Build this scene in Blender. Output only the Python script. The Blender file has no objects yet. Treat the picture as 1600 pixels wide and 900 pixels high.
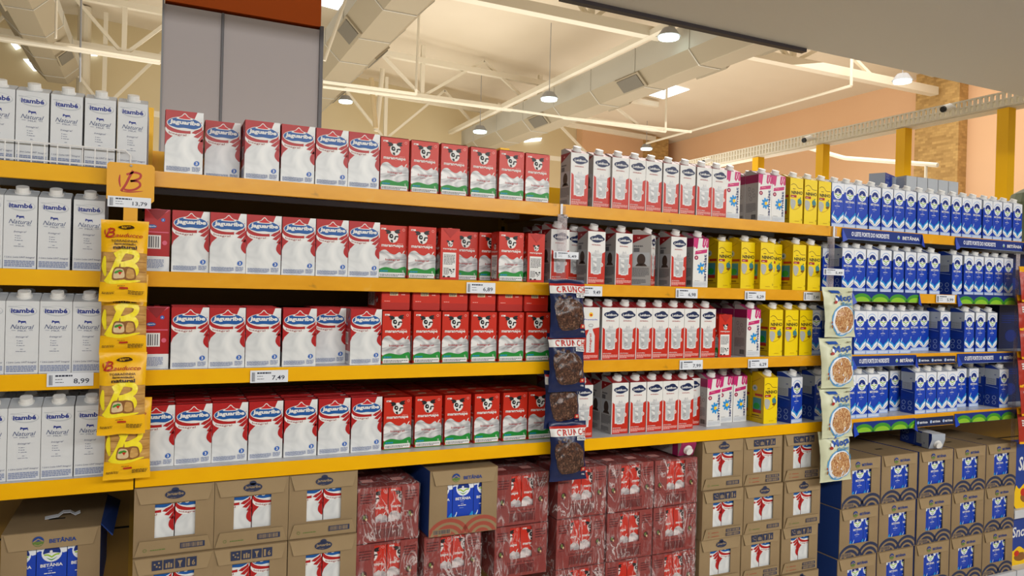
import bpy, bmesh, math, random
from mathutils import Vector, Matrix, noise
from math import pi, sin, cos, radians as R_
random.seed(7)
S = bpy.context.scene
COL = S.collection

# ------------------------------------------------------------------ camera
F_PX = 1165.75
CAM = Vector((0.042, -2.175, 1.596))
YAW, PITCH, ROLL = 0.444, -0.003, 0.027
_cy, _sy, _cp, _sp, _cr, _sr = cos(YAW), sin(YAW), cos(PITCH), sin(PITCH), cos(ROLL), sin(ROLL)
FW = Vector((_sy*_cp, _cy*_cp, _sp))
_r = Vector((_cy, -_sy, 0)); _u = _r.cross(FW)
RT = _r*_cr + _u*_sr
UP = _u*_cr - _r*_sr
cam = bpy.data.cameras.new('camera'); cam.sensor_width = 36; cam.lens = F_PX/1600*36
cam.clip_start = .05; cam.clip_end = 200
co = bpy.data.objects.new('camera', cam); COL.objects.link(co)
M3 = Matrix((RT, UP, -FW)).transposed()
co.matrix_world = Matrix.Translation(CAM) @ M3.to_4x4()
S.camera = co

def ray(x, y): return FW + RT*((x-800)/F_PX) - UP*((y-450)/F_PX)
def at_y(x, y, Y): d = ray(x, y); return CAM + d*((Y-CAM.y)/d.y)
def at_z(x, y, Z): d = ray(x, y); return CAM + d*((Z-CAM.z)/d.z)
def at_x(x, y, X): d = ray(x, y); return CAM + d*((X-CAM.x)/d.x)
def x_at(px, Y, Z):
    k = (px-800)/F_PX
    a = RT - FW*k
    return CAM.x - (a.y*(Y-CAM.y) + a.z*(Z-CAM.z))/a.x

# ------------------------------------------------------------------ light
w = bpy.data.worlds.new('store_light'); S.world = w; w.use_nodes = True
bg = w.node_tree.nodes['Background']
bg.inputs[0].default_value = (1.0, .93, .82, 1); bg.inputs[1].default_value = .33
def area(name, loc, rot, sx, sy, power, col=(1, .96, .9)):
    l = bpy.data.lights.new(name, 'AREA'); l.shape = 'RECTANGLE'; l.size = sx; l.size_y = sy
    l.energy = power; l.color = col
    o = bpy.data.objects.new(name, l); COL.objects.link(o); o.location = loc; o.rotation_euler = rot
    return o
# fluorescent rows over the aisle behind the camera
area('aisle_light', (0.6, -3.6, 2.66), (R_(38), 0, 0), 5.0, .5, 178, (1, .98, .95))
area('aisle_light', (3.9, -3.0, 2.66), (R_(36), 0, R_(8)), 3.5, .5, 100, (1, .98, .95))
# unseen hall areas: a panel for the high bay lamps, then added fill
area('hall_fill', (4.0, 8.0, 4.4), (0, 0, 0), 10, 8, 300, (1, .95, .88))
area('ceiling_bounce_fill', (4.0, 8.5, 2.4), (pi, 0, 0), 12, 9, 470, (1, .96, .90))  # added upward area light standing in for light bounced onto the ceiling
area('hall_fill', (8.6, 3.2, 5.0), (0, R_(-12), 0), 5, 6, 230, (1, .95, .88))  # unseen fill, added to brighten the right wall
area('hall_fill', (3.6, 2.6, 4.7), (0, R_(38), 0), 3, 2.5, 130, (1, .95, .88))  # unseen fill, added for the yellow posts
S.view_settings.view_transform = 'Standard'; S.view_settings.look = 'None'
S.view_settings.gamma = 1; S.view_settings.use_curve_mapping = False
S.view_settings.exposure = -0.1

# ------------------------------------------------------------------ materials
def lin(h):
    h = h.lstrip('#'); c = [int(h[i:i+2], 16)/255 for i in (0, 2, 4)]
    return tuple(x/12.92 if x <= .04045 else ((x+.055)/1.055)**2.4 for x in c) + (1,)
MATS = {}
def mat(name, col, rough=.5, metal=0, spec=.32, emit=0):
    m = bpy.data.materials.new(name); m.use_nodes = True
    b = m.node_tree.nodes['Principled BSDF']
    b.inputs['Base Color'].default_value = lin(col); b.inputs['Roughness'].default_value = rough
    b.inputs['Metallic'].default_value = metal; b.inputs['Specular IOR Level'].default_value = spec
    if emit:
        b.inputs['Emission Color'].default_value = lin(col); b.inputs['Emission Strength'].default_value = emit
    MATS[name] = m; return m
def ramp_mat(name, stops, scale=5, detail=3, rough=.5, dist=0, kind='noise', bump=0, stretch=None, spec=.5, metal=0, coord='Object'):
    m = mat(name, stops[0][1], rough, metal, spec); nt = m.node_tree; b = nt.nodes['Principled BSDF']
    tc = nt.nodes.new('ShaderNodeTexCoord'); mp = nt.nodes.new('ShaderNodeMapping')
    nt.links.new(tc.outputs[coord], mp.inputs[0])
    if stretch: mp.inputs['Scale'].default_value = stretch
    if kind == 'noise':
        t = nt.nodes.new('ShaderNodeTexNoise'); t.inputs['Scale'].default_value = scale
        t.inputs['Detail'].default_value = detail; t.inputs['Distortion'].default_value = dist; out = t.outputs[0]
    elif kind == 'voronoi':
        t = nt.nodes.new('ShaderNodeTexVoronoi'); t.inputs['Scale'].default_value = scale; out = t.outputs['Color']
    else:
        t = nt.nodes.new('ShaderNodeTexWave'); t.inputs['Scale'].default_value = scale
        t.inputs['Distortion'].default_value = dist; t.inputs['Detail'].default_value = detail; out = t.outputs[1]
    nt.links.new(mp.outputs[0], t.inputs[0])
    cr = nt.nodes.new('ShaderNodeValToRGB'); e = cr.color_ramp.elements
    e[0].position = stops[0][0]; e[0].color = lin(stops[0][1]); e[1].position = stops[-1][0]; e[1].color = lin(stops[-1][1])
    for p, c in stops[1:-1]:
        n = e.new(p); n.color = lin(c)
    nt.links.new(out, cr.inputs[0]); nt.links.new(cr.outputs[0], b.inputs['Base Color'])
    if bump:
        bp = nt.nodes.new('ShaderNodeBump'); bp.inputs['Strength'].default_value = bump; bp.inputs['Distance'].default_value = .01
        nt.links.new(out, bp.inputs['Height']); nt.links.new(bp.outputs[0], b.inputs['Normal'])
    return m
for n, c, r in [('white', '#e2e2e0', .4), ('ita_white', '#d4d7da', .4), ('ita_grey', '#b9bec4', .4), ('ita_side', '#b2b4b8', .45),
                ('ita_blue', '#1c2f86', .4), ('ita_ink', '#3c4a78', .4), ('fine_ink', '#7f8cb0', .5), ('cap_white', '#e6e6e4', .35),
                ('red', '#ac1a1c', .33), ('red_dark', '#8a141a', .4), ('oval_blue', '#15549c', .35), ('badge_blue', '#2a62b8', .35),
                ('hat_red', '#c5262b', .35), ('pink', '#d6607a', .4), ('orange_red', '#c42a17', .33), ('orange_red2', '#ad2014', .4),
                ('black', '#17171a', .4), ('green', '#1c8a34', .4), ('leaf', '#9cc43a', .4), ('navy', '#17264f', .35), ('navy_ink', '#1b2a66', .35),
                ('lei_red', '#c02a18', .33), ('pale_pink', '#f0b0a8', .4), ('glass_grey', '#b9bdc0', .3), ('glass_light', '#d6d9db', .3),
                ('magenta', '#c2246e', .35), ('magenta_dark', '#8e1f52', .4), ('petal', '#1e8fd6', .4), ('sun', '#f2c413', .4),
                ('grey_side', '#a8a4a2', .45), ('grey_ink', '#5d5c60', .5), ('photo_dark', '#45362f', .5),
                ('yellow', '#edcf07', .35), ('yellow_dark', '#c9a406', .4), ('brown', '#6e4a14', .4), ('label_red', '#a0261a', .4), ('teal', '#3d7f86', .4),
                ('badge_grey', '#aeb0ac', .4),
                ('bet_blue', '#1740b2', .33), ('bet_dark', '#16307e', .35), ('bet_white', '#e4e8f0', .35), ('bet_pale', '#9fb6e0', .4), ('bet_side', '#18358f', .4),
                ('bet_grey', '#a3abb8', .4), ('hill_green', '#3f8f2c', .4), ('hill_light', '#86bd2c', .4),
                ('case_ink', '#2b3350', .6), ('case_green', '#5f7a38', .6), ('case_red', '#a8402c', .6), ('case_blue', '#1f3f86', .6), ('arc_red', '#9c4a3a', .6),
                ('pack_ink', '#4a1a1c', .6), ('tag_white', '#dfe4ec', .35), ('tag_ink', '#2d3348', .5), ('bau_yellow', '#efb60c', .3), ('bau_card', '#e2a30d', .4),
                ('bau_red', '#b02a18', .4), ('bau_brown', '#3c2410', .4), ('bau_pale', '#f3e028', .3), ('crust', '#8a5a2c', .6), ('crumb', '#d8bf96', .7),
                ('crunch_navy', '#18234c', .25), ('crunch_red', '#b92a22', .3), ('moca_cream', '#ccd0b2', .3), ('moca_blue', '#1d4ea4', .35), ('moca_teal', '#3f86b4', .35), ('moca_ring', '#5fa0d4', .35),
                ('steel', '#9a9ca0', .35), ('dark_trim', '#2a2224', .5), ('soffit', '#cfccc2', .45), ('panel_grey', '#c2bcbd', .22), ('panel_edge', '#77777c', .35),
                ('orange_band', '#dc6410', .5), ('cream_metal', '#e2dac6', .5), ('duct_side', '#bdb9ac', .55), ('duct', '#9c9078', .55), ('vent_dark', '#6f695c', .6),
                ('post_yellow', '#ffc400', .35), ('shelf_top', '#c9ccd2', .3), ('frame_yellow_shaded', '#9a7208', .45), ('pillar_trim', '#c9b48c', .6),  # gondola frame yellow is darkened, shelf shade put into the colour
                ('bag_red', '#a83020', .3), ('bag_yellow', '#e6a712', .3), ('snack_blue', '#1b3d92', .35), ('basin_green', '#5f6a50', .5),
                ('wire_white', '#e8e8e8', .4), ('camera_white', '#e4e0d6', .4), ('slot_black', '#0c0a08', .9), ('floor_tile', '#b9b2a4', .3)]:
    mat(n, c, r)
ramp_mat('milk', [(.3, '#c6cacd'), (.5, '#dee1e2'), (.7, '#eeefee')], 13, 2, .33, 1.2)
ramp_mat('milk_wave', [(.32, '#97989c'), (.47, '#c2c3c5'), (.60, '#e4e4e4')], 13, 1, .33, 2.2, 'noise', stretch=(.8, 1, 2.0))
ramp_mat('kraft', [(.3, '#887252'), (.7, '#97805e')], 6, 5, .75, bump=.03)
ramp_mat('kraft_flap', [(.3, '#8f7957'), (.7, '#9e8764')], 6, 5, .75)
ramp_mat('kraft_edge', [(.3, '#6f5a3c'), (.7, '#7d6745')], 30, 3, .8)
ramp_mat('pack_board', [(.3, '#7d2f2c'), (.7, '#8f3b36')], 8, 3, .6)
ramp_mat('lip_yellow', [(.20, '#8a6410'), (.27, '#c89404'), (.33, '#eaac00'), (.8, '#f0b600')], 9, 8, .4, .3, stretch=(1, 1, 2.2), spec=.15)
ramp_mat('lip_worn_glare', [(.27, '#5f4412'), (.32, '#b4801a'), (.38, '#dc9a10'), (.62, '#e2a118'), (.8, '#e0ac48')], 11, 9, .26, .4, stretch=(1, 1, 2.2), spec=.3)  # brown scratches are wear; the pale yellow end is painted glare
ramp_mat('back_yellow_shaded', [(.3, '#7a5706'), (.7, '#8a6408')], 3, 3, .55)  # darkened so the panel colour carries the shade inside the shelves
ramp_mat('cereal', [(.0, '#1c100c'), (.35, '#3a2118'), (.7, '#5a3828'), (1, '#8d6a54')], 230, 3, .28, kind='voronoi', bump=.6)
ramp_mat('flakes', [(.0, '#7a3c22'), (.35, '#b07848'), (.7, '#caa070'), (1, '#e6cfa6')], 190, 3, .3, kind='voronoi', bump=.5)
ramp_mat('toast', [(.3, '#a8762c'), (.6, '#c79a52'), (.8, '#d8b476')], 30, 3, .6, stretch=(.6, 1, 3))
ramp_mat('cream_roof', [(.3, '#d5c8b0'), (.7, '#dfd3bd')], .5, 3, .8)
ramp_mat('cream_wall', [(.3, '#d6c59c'), (.7, '#dccda8')], .5, 3, .8)
ramp_mat('peach_wall', [(.3, '#e2b68c'), (.7, '#e8bf98')], .4, 3, .85)
def brick_mat():
    m = mat('brick', '#b08a50', .85); nt = m.node_tree; b = nt.nodes['Principled BSDF']
    tc = nt.nodes.new('ShaderNodeTexCoord'); mp = nt.nodes.new('ShaderNodeMapping'); mp.inputs['Rotation'].default_value = (pi/2, 0, pi/2)
    t = nt.nodes.new('ShaderNodeTexBrick'); t.inputs['Scale'].default_value = 6.0
    t.inputs['Color1'].default_value = lin('#c8a468'); t.inputs['Color2'].default_value = lin('#a58350'); t.inputs['Mortar'].default_value = lin('#b08e58')
    t.inputs['Mortar Size'].default_value = .012
    cx = nt.nodes.new('ShaderNodeSeparateXYZ'); cc = nt.nodes.new('ShaderNodeCombineXYZ'); ad = nt.nodes.new('ShaderNodeMath'); ad.operation = 'ADD'
    nt.links.new(tc.outputs['Object'], cx.inputs[0]); nt.links.new(cx.outputs[0], ad.inputs[0]); nt.links.new(cx.outputs[1], ad.inputs[1])
    nt.links.new(ad.outputs[0], cc.inputs[0]); nt.links.new(cx.outputs[2], cc.inputs[1])
    nt.links.new(cc.outputs[0], t.inputs[0]); nt.links.new(t.outputs[0], b.inputs['Base Color'])
brick_mat()
def emis(name, col, s):
    m = bpy.data.materials.new(name); m.use_nodes = True; nt = m.node_tree
    for n in list(nt.nodes): nt.nodes.remove(n)
    o = nt.nodes.new('ShaderNodeOutputMaterial'); e = nt.nodes.new('ShaderNodeEmission')
    e.inputs[0].default_value = lin(col); e.inputs[1].default_value = s; nt.links.new(e.outputs[0], o.inputs[0]); MATS[name] = m
emis('daylight', '#f4fbff', 2.2); emis('lamp_glow', '#e8fff6', 4.0)
def film_mat(name, tint, base=.10, amp=.5, scale=14, lo=.55, hi=.75):
    """clear plastic wrap: mostly transparent with glossy creases"""
    m = bpy.data.materials.new(name); m.use_nodes = True; nt = m.node_tree
    for n in list(nt.nodes): nt.nodes.remove(n)
    o = nt.nodes.new('ShaderNodeOutputMaterial'); mx = nt.nodes.new('ShaderNodeMixShader')
    tr = nt.nodes.new('ShaderNodeBsdfTransparent'); tr.inputs[0].default_value = lin(tint)
    pb = nt.nodes.new('ShaderNodeBsdfPrincipled'); pb.inputs['Base Color'].default_value = lin('#ecdede'); pb.inputs['Roughness'].default_value = .15
    tc = nt.nodes.new('ShaderNodeTexCoord'); nz = nt.nodes.new('ShaderNodeTexNoise'); nz.inputs['Scale'].default_value = scale
    nz.inputs['Detail'].default_value = 4; nz.inputs['Distortion'].default_value = 2.5
    mp = nt.nodes.new('ShaderNodeMapping'); mp.inputs['Scale'].default_value = (2.3, 1, .75); mp.inputs['Rotation'].default_value = (0, .35, 0)
    n2 = nt.nodes.new('ShaderNodeTexNoise'); n2.inputs['Scale'].default_value = 7; n2.inputs['Detail'].default_value = 1
    oi = nt.nodes.new('ShaderNodeObjectInfo'); va = nt.nodes.new('ShaderNodeVectorMath'); va.operation = 'MULTIPLY_ADD'; va.inputs[1].default_value = (1, 1, 1)
    cb = nt.nodes.new('ShaderNodeCombineXYZ'); nt.links.new(oi.outputs['Random'], cb.inputs[0]); nt.links.new(oi.outputs['Random'], cb.inputs[2])
    mk = nt.nodes.new('ShaderNodeMapRange'); mk.inputs[1].default_value = .42; mk.inputs[2].default_value = .62; mk.inputs[3].default_value = .15; mk.inputs[4].default_value = 1
    sb = nt.nodes.new('ShaderNodeMath'); sb.operation = 'SUBTRACT'; sb.inputs[1].default_value = .5
    ab = nt.nodes.new('ShaderNodeMath'); ab.operation = 'ABSOLUTE'
    mr = nt.nodes.new('ShaderNodeMapRange'); mr.inputs[1].default_value = lo; mr.inputs[2].default_value = hi
    mr.inputs[3].default_value = amp; mr.inputs[4].default_value = base
    nt.links.new(nz.outputs[0], sb.inputs[0]); nt.links.new(sb.outputs[0], ab.inputs[0])
    bp = nt.nodes.new('ShaderNodeBump'); bp.inputs['Strength'].default_value = .8; bp.inputs['Distance'].default_value = .012
    L = nt.links.new
    L(tc.outputs['Object'], va.inputs[0]); L(cb.outputs[0], va.inputs[2]); L(va.outputs[0], mp.inputs[0]); L(mp.outputs[0], nz.inputs[0]); L(va.outputs[0], n2.inputs[0]); L(n2.outputs[0], mk.inputs[0])
    ml = nt.nodes.new('ShaderNodeMath'); ml.operation = 'MULTIPLY'; L(ab.outputs[0], mr.inputs[0]); L(mr.outputs[0], ml.inputs[0]); L(mk.outputs[0], ml.inputs[1]); L(ml.outputs[0], mx.inputs[0])
    L(nz.outputs[0], bp.inputs['Height']); L(bp.outputs[0], pb.inputs['Normal'])
    L(tr.outputs[0], mx.inputs[1]); L(pb.outputs[0], mx.inputs[2]); L(mx.outputs[0], o.inputs[0]); MATS[name] = m
film_mat('wrap_film', '#fdf8f8', .05, .68, 9, .0, .042)
film_mat('clear_film', '#f2f2f4', .30, .45, 20, .0, .03)

# ------------------------------------------------------------------ object helpers
def tag(o, label, cat, group=None, kind=None):
    if label: o['label'] = label
    if cat: o['category'] = cat
    if group: o['group'] = group
    if kind: o['kind'] = kind
    return o
def link(name, mesh, parent=None, loc=None, rot=None):
    o = bpy.data.objects.new(name, mesh); COL.objects.link(o)
    if parent: o.parent = parent
    if loc is not None: o.location = loc
    if rot is not None: o.rotation_euler = rot
    return o
def tree_copy(o, parent=None):
    c = o.copy(); COL.objects.link(c); c.parent = parent
    for ch in o.children: tree_copy(ch, c)
    return c

class MB:
    def __init__(s): s.v = []; s.f = []; s.m = []; s.names = []
    def mi(s, n):
        if n not in s.names: s.names.append(n)
        return s.names.index(n)
    def add(s, vs, fs, m):
        b = len(s.v); s.v += [tuple(x) for x in vs]; k = s.mi(m)
        for f in fs: s.f.append([b+i for i in f]); s.m.append(k)
    def box(s, x0, y0, z0, x1, y1, z1, m, tops=None, bev=0):
        vs = [(x0,y0,z0),(x1,y0,z0),(x1,y1,z0),(x0,y1,z0),(x0,y0,z1),(x1,y0,z1),(x1,y1,z1),(x0,y1,z1)]
        fs = [(0,3,2,1),(4,5,6,7),(0,1,5,4),(1,2,6,5),(2,3,7,6),(3,0,4,7)]
        mats = [m]*6
        if tops: 
            for k, mm in tops.items(): mats[{'bottom':0,'top':1,'front':2,'right':3,'back':4,'left':5}[k]] = mm
        b = len(s.v); s.v += vs
        for f, mm in zip(fs, mats): s.f.append([b+i for i in f]); s.m.append(s.mi(mm))
    def prism(s, prof, x0, x1, m, mats=None):
        """profile in (y,z), counter-clockwise seen from +x, extruded along x"""
        n = len(prof); b = len(s.v)
        s.v += [(x0, y, z) for y, z in prof] + [(x1, y, z) for y, z in prof]
        mats = mats or [m]*n
        for i in range(n):
            j = (i+1) % n; s.f.append([b+i, b+n+i, b+n+j, b+j][::-1]); s.m.append(s.mi(mats[i]))
        s.f.append([b+i for i in range(n)][::-1]); s.m.append(s.mi(m))
        s.f.append([b+n+i for i in range(n)]); s.m.append(s.mi(m))
    def tube(s, a, b_, r, m, n=8, r2=None):
        a = Vector(a); b_ = Vector(b_); d = (b_-a).normalized(); r2 = r if r2 is None else r2
        t = Vector((0,0,1)) if abs(d.z) < .9 else Vector((1,0,0))
        u = d.cross(t).normalized(); v = d.cross(u)
        b = len(s.v)
        for i in range(n):
            p = u*cos(2*pi*i/n) + v*sin(2*pi*i/n); s.v.append(tuple(a+p*r)); s.v.append(tuple(b_+p*r2))
        k = s.mi(m)
        for i in range(n):
            j = (i+1) % n; s.f.append([b+2*i, b+2*i+1, b+2*j+1, b+2*j]); s.m.append(k)
        s.f.append([b+2*i for i in range(n)]); s.m.append(k)
        s.f.append([b+2*i+1 for i in range(n)][::-1]); s.m.append(k)
    def bar(s, a, b_, wd, ht, m):
        a = Vector(a); b_ = Vector(b_); d = (b_-a).normalized()
        t = Vector((0,0,1)) if abs(d.z) < .9 else Vector((0,1,0))
        u = d.cross(t).normalized()*wd/2; v = u.cross(d).normalized()*ht/2
        vs = [a-u-v, a+u-v, a+u+v, a-u+v, b_-u-v, b_+u-v, b_+u+v, b_-u+v]
        s.add(vs, [(0,1,2,3),(7,6,5,4),(0,4,5,1),(1,5,6,2),(2,6,7,3),(3,7,4,0)], m)
    def mesh(s, name, smooth=False):
        me = bpy.data.meshes.new(name); me.from_pydata(s.v, [], s.f)
        for n in s.names: me.materials.append(MATS[n])
        me.polygons.foreach_set('material_index', s.m)
        if smooth: me.polygons.foreach_set('use_smooth', [True]*len(me.polygons))
        me.update(); return me
    def build(s, name, parent=None, loc=None, rot=None, smooth=False):
        return link(name, s.mesh(name, smooth), parent, loc, rot)

# ------------------------------------------------------------------ print artwork (flat shapes in millimetres on a face)
_tc = {}
def text_geo(t, bold=.0, shear=0, space=1.0):
    k = (t, bold, shear, space)
    if k in _tc: return _tc[k]
    c = bpy.data.curves.new('t', 'FONT'); c.body = t; c.resolution_u = 2; c.offset = bold; c.shear = shear; c.space_character = space
    o = bpy.data.objects.new('t', c); COL.objects.link(o)
    dg = bpy.context.evaluated_depsgraph_get()
    me = bpy.data.meshes.new_from_object(o.evaluated_get(dg))
    vs = [(v.co.x, v.co.y) for v in me.vertices]; fs = [tuple(p.vertices) for p in me.polygons]
    bpy.data.objects.remove(o); bpy.data.curves.remove(c); bpy.data.meshes.remove(me)
    xs = [v[0] for v in vs]; ys = [v[1] for v in vs]; x0, x1, y0, y1 = min(xs), max(xs), min(ys), max(ys)
    g = ([((x-x0)/(x1-x0), (y-y0)/(y1-y0)) for x, y in vs], fs); _tc[k] = g; return g
def smooth(pts, n=5, closed=True):
    out = []; N = len(pts); rng = range(N) if closed else range(N-1)
    for i in rng:
        if closed: p0, p1, p2, p3 = pts[i-1], pts[i], pts[(i+1) % N], pts[(i+2) % N]
        else: p0, p1, p2, p3 = pts[max(i-1, 0)], pts[i], pts[i+1], pts[min(i+2, N-1)]
        for k in range(n):
            t = k/n
            out.append(tuple(.5*(2*p1[a] + (p2[a]-p0[a])*t + (2*p0[a]-5*p1[a]+4*p2[a]-p3[a])*t*t + (3*p1[a]-p0[a]-3*p2[a]+p3[a])*t**3) for a in (0, 1)))
    if not closed: out.append(pts[-1])
    return out
class Art:
    def __init__(s, W, H): s.W = W; s.H = H; s.it = []; s.L = 0
    def poly(s, pts, m, keep=False):
        if not keep: s.L += 1
        a = sum(pts[i][0]*pts[(i+1) % len(pts)][1] - pts[(i+1) % len(pts)][0]*pts[i][1] for i in range(len(pts)))
        if a < 0: pts = pts[::-1]
        s.it.append((pts, [tuple(range(len(pts)))], m, s.L)); return s
    def rect(s, x, y, w_, h, m, keep=False): return s.poly([(x, y), (x+w_, y), (x+w_, y+h), (x, y+h)], m, keep)
    def ell(s, cx, cy, rx, ry, m, rot=0, n=22, keep=False, a0=0, a1=360):
        ps = []
        full = a1-a0 >= 360
        for i in range(n if full else n+1):
            a = R_(a0 + (a1-a0)*i/n); x, y = rx*cos(a), ry*sin(a); ps.append((cx + x*cos(rot) - y*sin(rot), cy + x*sin(rot) + y*cos(rot)))
        return s.poly(ps, m, keep)
    def text(s, t, cx, cy, w_, h, m, bold=.02, shear=0, rot=0, keep=False, arc=0):
        if not keep: s.L += 1
        vs, fs = text_geo(t, bold, shear); out = []
        for x, y in vs:
            X, Y = (x-.5)*w_, (y-.5)*h
            Y += arc*((x-.5)**2)*4 
            out.append((cx + X*cos(rot) - Y*sin(rot), cy + X*sin(rot) + Y*cos(rot)))
        s.it.append((out, fs, m, s.L)); return s
    def lines(s, x, y, w_, h, n, m, seed=1, fill=.55, words=True):
        """n rows of tiny print"""
        s.L += 1; rr = random.Random(seed); vs = []; fs = []; ph = h/n
        for i in range(n):
            yy = y+h-(i+1)*ph; xx = x; end = x + w_*(1 if i < n-1 else rr.uniform(.5, 1))
            while xx < end-1:
                ww = min(rr.uniform(3, 9) if words else w_, end-xx); b = len(vs)
                vs += [(xx, yy), (xx+ww, yy), (xx+ww, yy+ph*fill), (xx, yy+ph*fill)]; fs.append((b, b+1, b+2, b+3)); xx += ww+1.1
        s.it.append((vs, fs, m, s.L)); return s
    def bars(s, x, y, w_, h, n, m, seed=1, keep=False):
        if not keep: s.L += 1
        rr = random.Random(seed); vs = []; fs = []
        for i in range(n):
            xx = x + w_*i/n; ww = w_/n*rr.uniform(.3, .7); b = len(vs)
            vs += [(xx, y), (xx+ww, y), (xx+ww, y+h), (xx, y+h)]; fs.append((b, b+1, b+2, b+3))
        s.it.append((vs, fs, m, s.L)); return s
    def stroke(s, pts, wd, m, taper=False, closed=False, keep=False):
        if not keep: s.L += 1
        n = len(pts); vs = []; fs = []
        for i, p in enumerate(pts):
            if closed: a, b = pts[i-1], pts[(i+1) % n]
            else: a, b = pts[max(i-1, 0)], pts[min(i+1, n-1)]
            dx, dy = b[0]-a[0], b[1]-a[1]; l = math.hypot(dx, dy) or 1; k = wd/2
            if taper: k *= .25 + .75*sin(pi*(i+.3)/(n-.4))
            vs += [(p[0]-dy/l*k, p[1]+dx/l*k), (p[0]+dy/l*k, p[1]-dx/l*k)]
        for i in range(n if closed else n-1):
            j = (i+1) % n; fs.append((2*i, 2*i+1, 2*j+1, 2*j))
        s.it.append((vs, fs, m, s.L)); return s
    def ring(s, cx, cy, rx, ry, wd, m, n=20, keep=False):
        return s.stroke([(cx+rx*cos(2*pi*i/n), cy+ry*sin(2*pi*i/n)) for i in range(n)], wd, m, closed=True, keep=keep)
    def clip(s, x0, y0, x1, y1):
        """cut everything to a rectangle"""
        out = []
        for vs, fs, m, L in s.it:
            bm = bmesh.new(); bv = [bm.verts.new((x, y, 0)) for x, y in vs]
            for f in fs:
                try: bm.faces.new([bv[i] for i in f])
                except ValueError: pass
            if len(bm.faces) == 0: bm.free(); continue
            if min(v[0] for v in vs) < x0 or max(v[0] for v in vs) > x1 or min(v[1] for v in vs) < y0 or max(v[1] for v in vs) > y1:
                for pco, pn in (((x0,0,0),(-1,0,0)), ((x1,0,0),(1,0,0)), ((0,y0,0),(0,-1,0)), ((0,y1,0),(0,1,0))):
                    bmesh.ops.bisect_plane(bm, geom=bm.verts[:]+bm.edges[:]+bm.faces[:], plane_co=pco, plane_no=pn, clear_outer=True, dist=1e-5)
            bm.verts.index_update()
            vv = [(v.co.x, v.co.y) for v in bm.verts]; ff = [tuple(v.index for v in f.verts) for f in bm.faces]
            bm.free()
            if ff: out.append((vv, ff, m, L))
        s.it = out; return s
    def put(s, mb, O, ux, vx, sc=.001, base=.0002, step=.00011):
        O, ux, vx = Vector(O), Vector(ux), Vector(vx); n = ux.cross(vx)
        for vs, fs, m, L in s.it:
            mb.add([O + ux*(x*sc) + vx*(y*sc) + n*(base+step*L) for x, y in vs], fs, m)

def cow_head(A, cx, cy, r):
    P = lambda pts, n=3: smooth([(cx+a*r, cy+b*r) for a, b in pts], n)
    A.poly(P([(-.55, .85), (.1, 1.0), (.75, .6), (1.0, 0), (.75, -.75), (.15, -1.1), (-.5, -.95), (-.9, -.3), (-.85, .35)]), 'white')
    A.poly(P([(-.35, .75), (-.8, 1.15), (-1.5, 1.05), (-1.15, .75), (-1.3, .5), (-.75, .45)]), 'black')
    A.poly(P([(.25, .85), (.6, 1.25), (1.35, 1.3), (1.1, .95), (1.35, .75), (.7, .55)]), 'black', True)
    A.poly(P([(-.6, .45), (-.1, .4), (.05, -.1), (-.25, -.35), (-.7, -.1)]), 'black', True)
    A.poly(P([(.35, .1), (.95, .15), (1.0, -.1), (.55, -.1), (.5, -.5), (.1, -.55), (.25, -.3)]), 'black', True)
    A.poly(P([(-.45, -.65), (-.05, -.6), (.0, -1.05), (-.3, -1.0)]), 'black', True)
    A.ell(cx-.28*r, cy+.08*r, .1*r, .12*r, 'white')

# ---- the seven kinds of print
def art_jag(W=93, H=165):
    A = Art(W, H)
    A.rect(0, 0, W, H, 'milk')
    A.poly([(0, H), (.83*W, H), (.70*W, .80*H), (.62*W, .66*H), (.45*W, .63*H), (.22*W, .60*H), (.05*W, .50*H), (0, .42*H)], 'red')
    A.poly(smooth([(.015*W, .73*H), (.02*W, .65*H), (.2*W, .585*H), (.58*W, .595*H), (.62*W, .65*H), (.3*W, .65*H), (.10*W, .69*H)], 4), 'white')
    A.stroke(smooth([(.02*W, .79*H), (.08*W, .705*H), (.30*W, .664*H), (.66*W, .668*H)], 4, False), 7.5, 'red')
    A.text('Integral', .32*W, .612*H, .46*W, .042*H, 'red_dark', .012, rot=-.08, arc=2)
    for k, (a, b, c) in enumerate([(.68, .66, .97), (.74, .60, 1.0), (.72, .72, .95), (.86, .54, 1.0)]):
        A.poly([(a*W, b*H), (c*W, (b+.13)*H), (c*W, (b+.06)*H), ((a+.12)*W, (b-.015)*H)], 'red', k > 0)
    A.poly(smooth([(.99*W, .58*H), (.88*W, .5*H), (.86*W, .42*H), (.93*W, .36*H), (.995*W, .34*H), (.995*W, .45*H)], 4), 'red', True)
    A.ell(.5*W, .795*H, .465*W, .112*H, 'white')
    A.ell(.5*W, .797*H, .445*W, .103*H, 'oval_blue')
    A.poly(smooth([(.10*W, .748*H), (.3*W, .722*H), (.5*W, .730*H), (.75*W, .722*H), (.91*W, .760*H), (.80*W, .712*H), (.5*W, .692*H), (.22*W, .708*H)], 4), 'white')
    A.poly(smooth([(.28*W, .872*H), (.40*W, .915*H), (.5*W, .968*H), (.60*W, .915*H), (.72*W, .872*H), (.5*W, .86*H)], 4), 'white')
    A.poly(smooth([(.34*W, .880*H), (.43*W, .915*H), (.5*W, .952*H), (.57*W, .915*H), (.66*W, .880*H), (.5*W, .872*H)], 4), 'hat_red')
    A.text('Jaguaribe', .5*W, .808*H, .80*W, .088*H, 'white', .045, .08)
    A.ell(.84*W, .17*H, 7.2, 6.5, 'badge_blue', .5)
    A.text('3', .84*W, .17*H, 5, 8, 'white', .03)
    A.lines(.05*W, .03*H, .62*W, .075*H, 5, 'fine_ink', 3)
    A.lines(.72*W, .04*H, .22*W, .08*H, 4, 'fine_ink', 5)
    return A.clip(0, 0, W, H)
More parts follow.
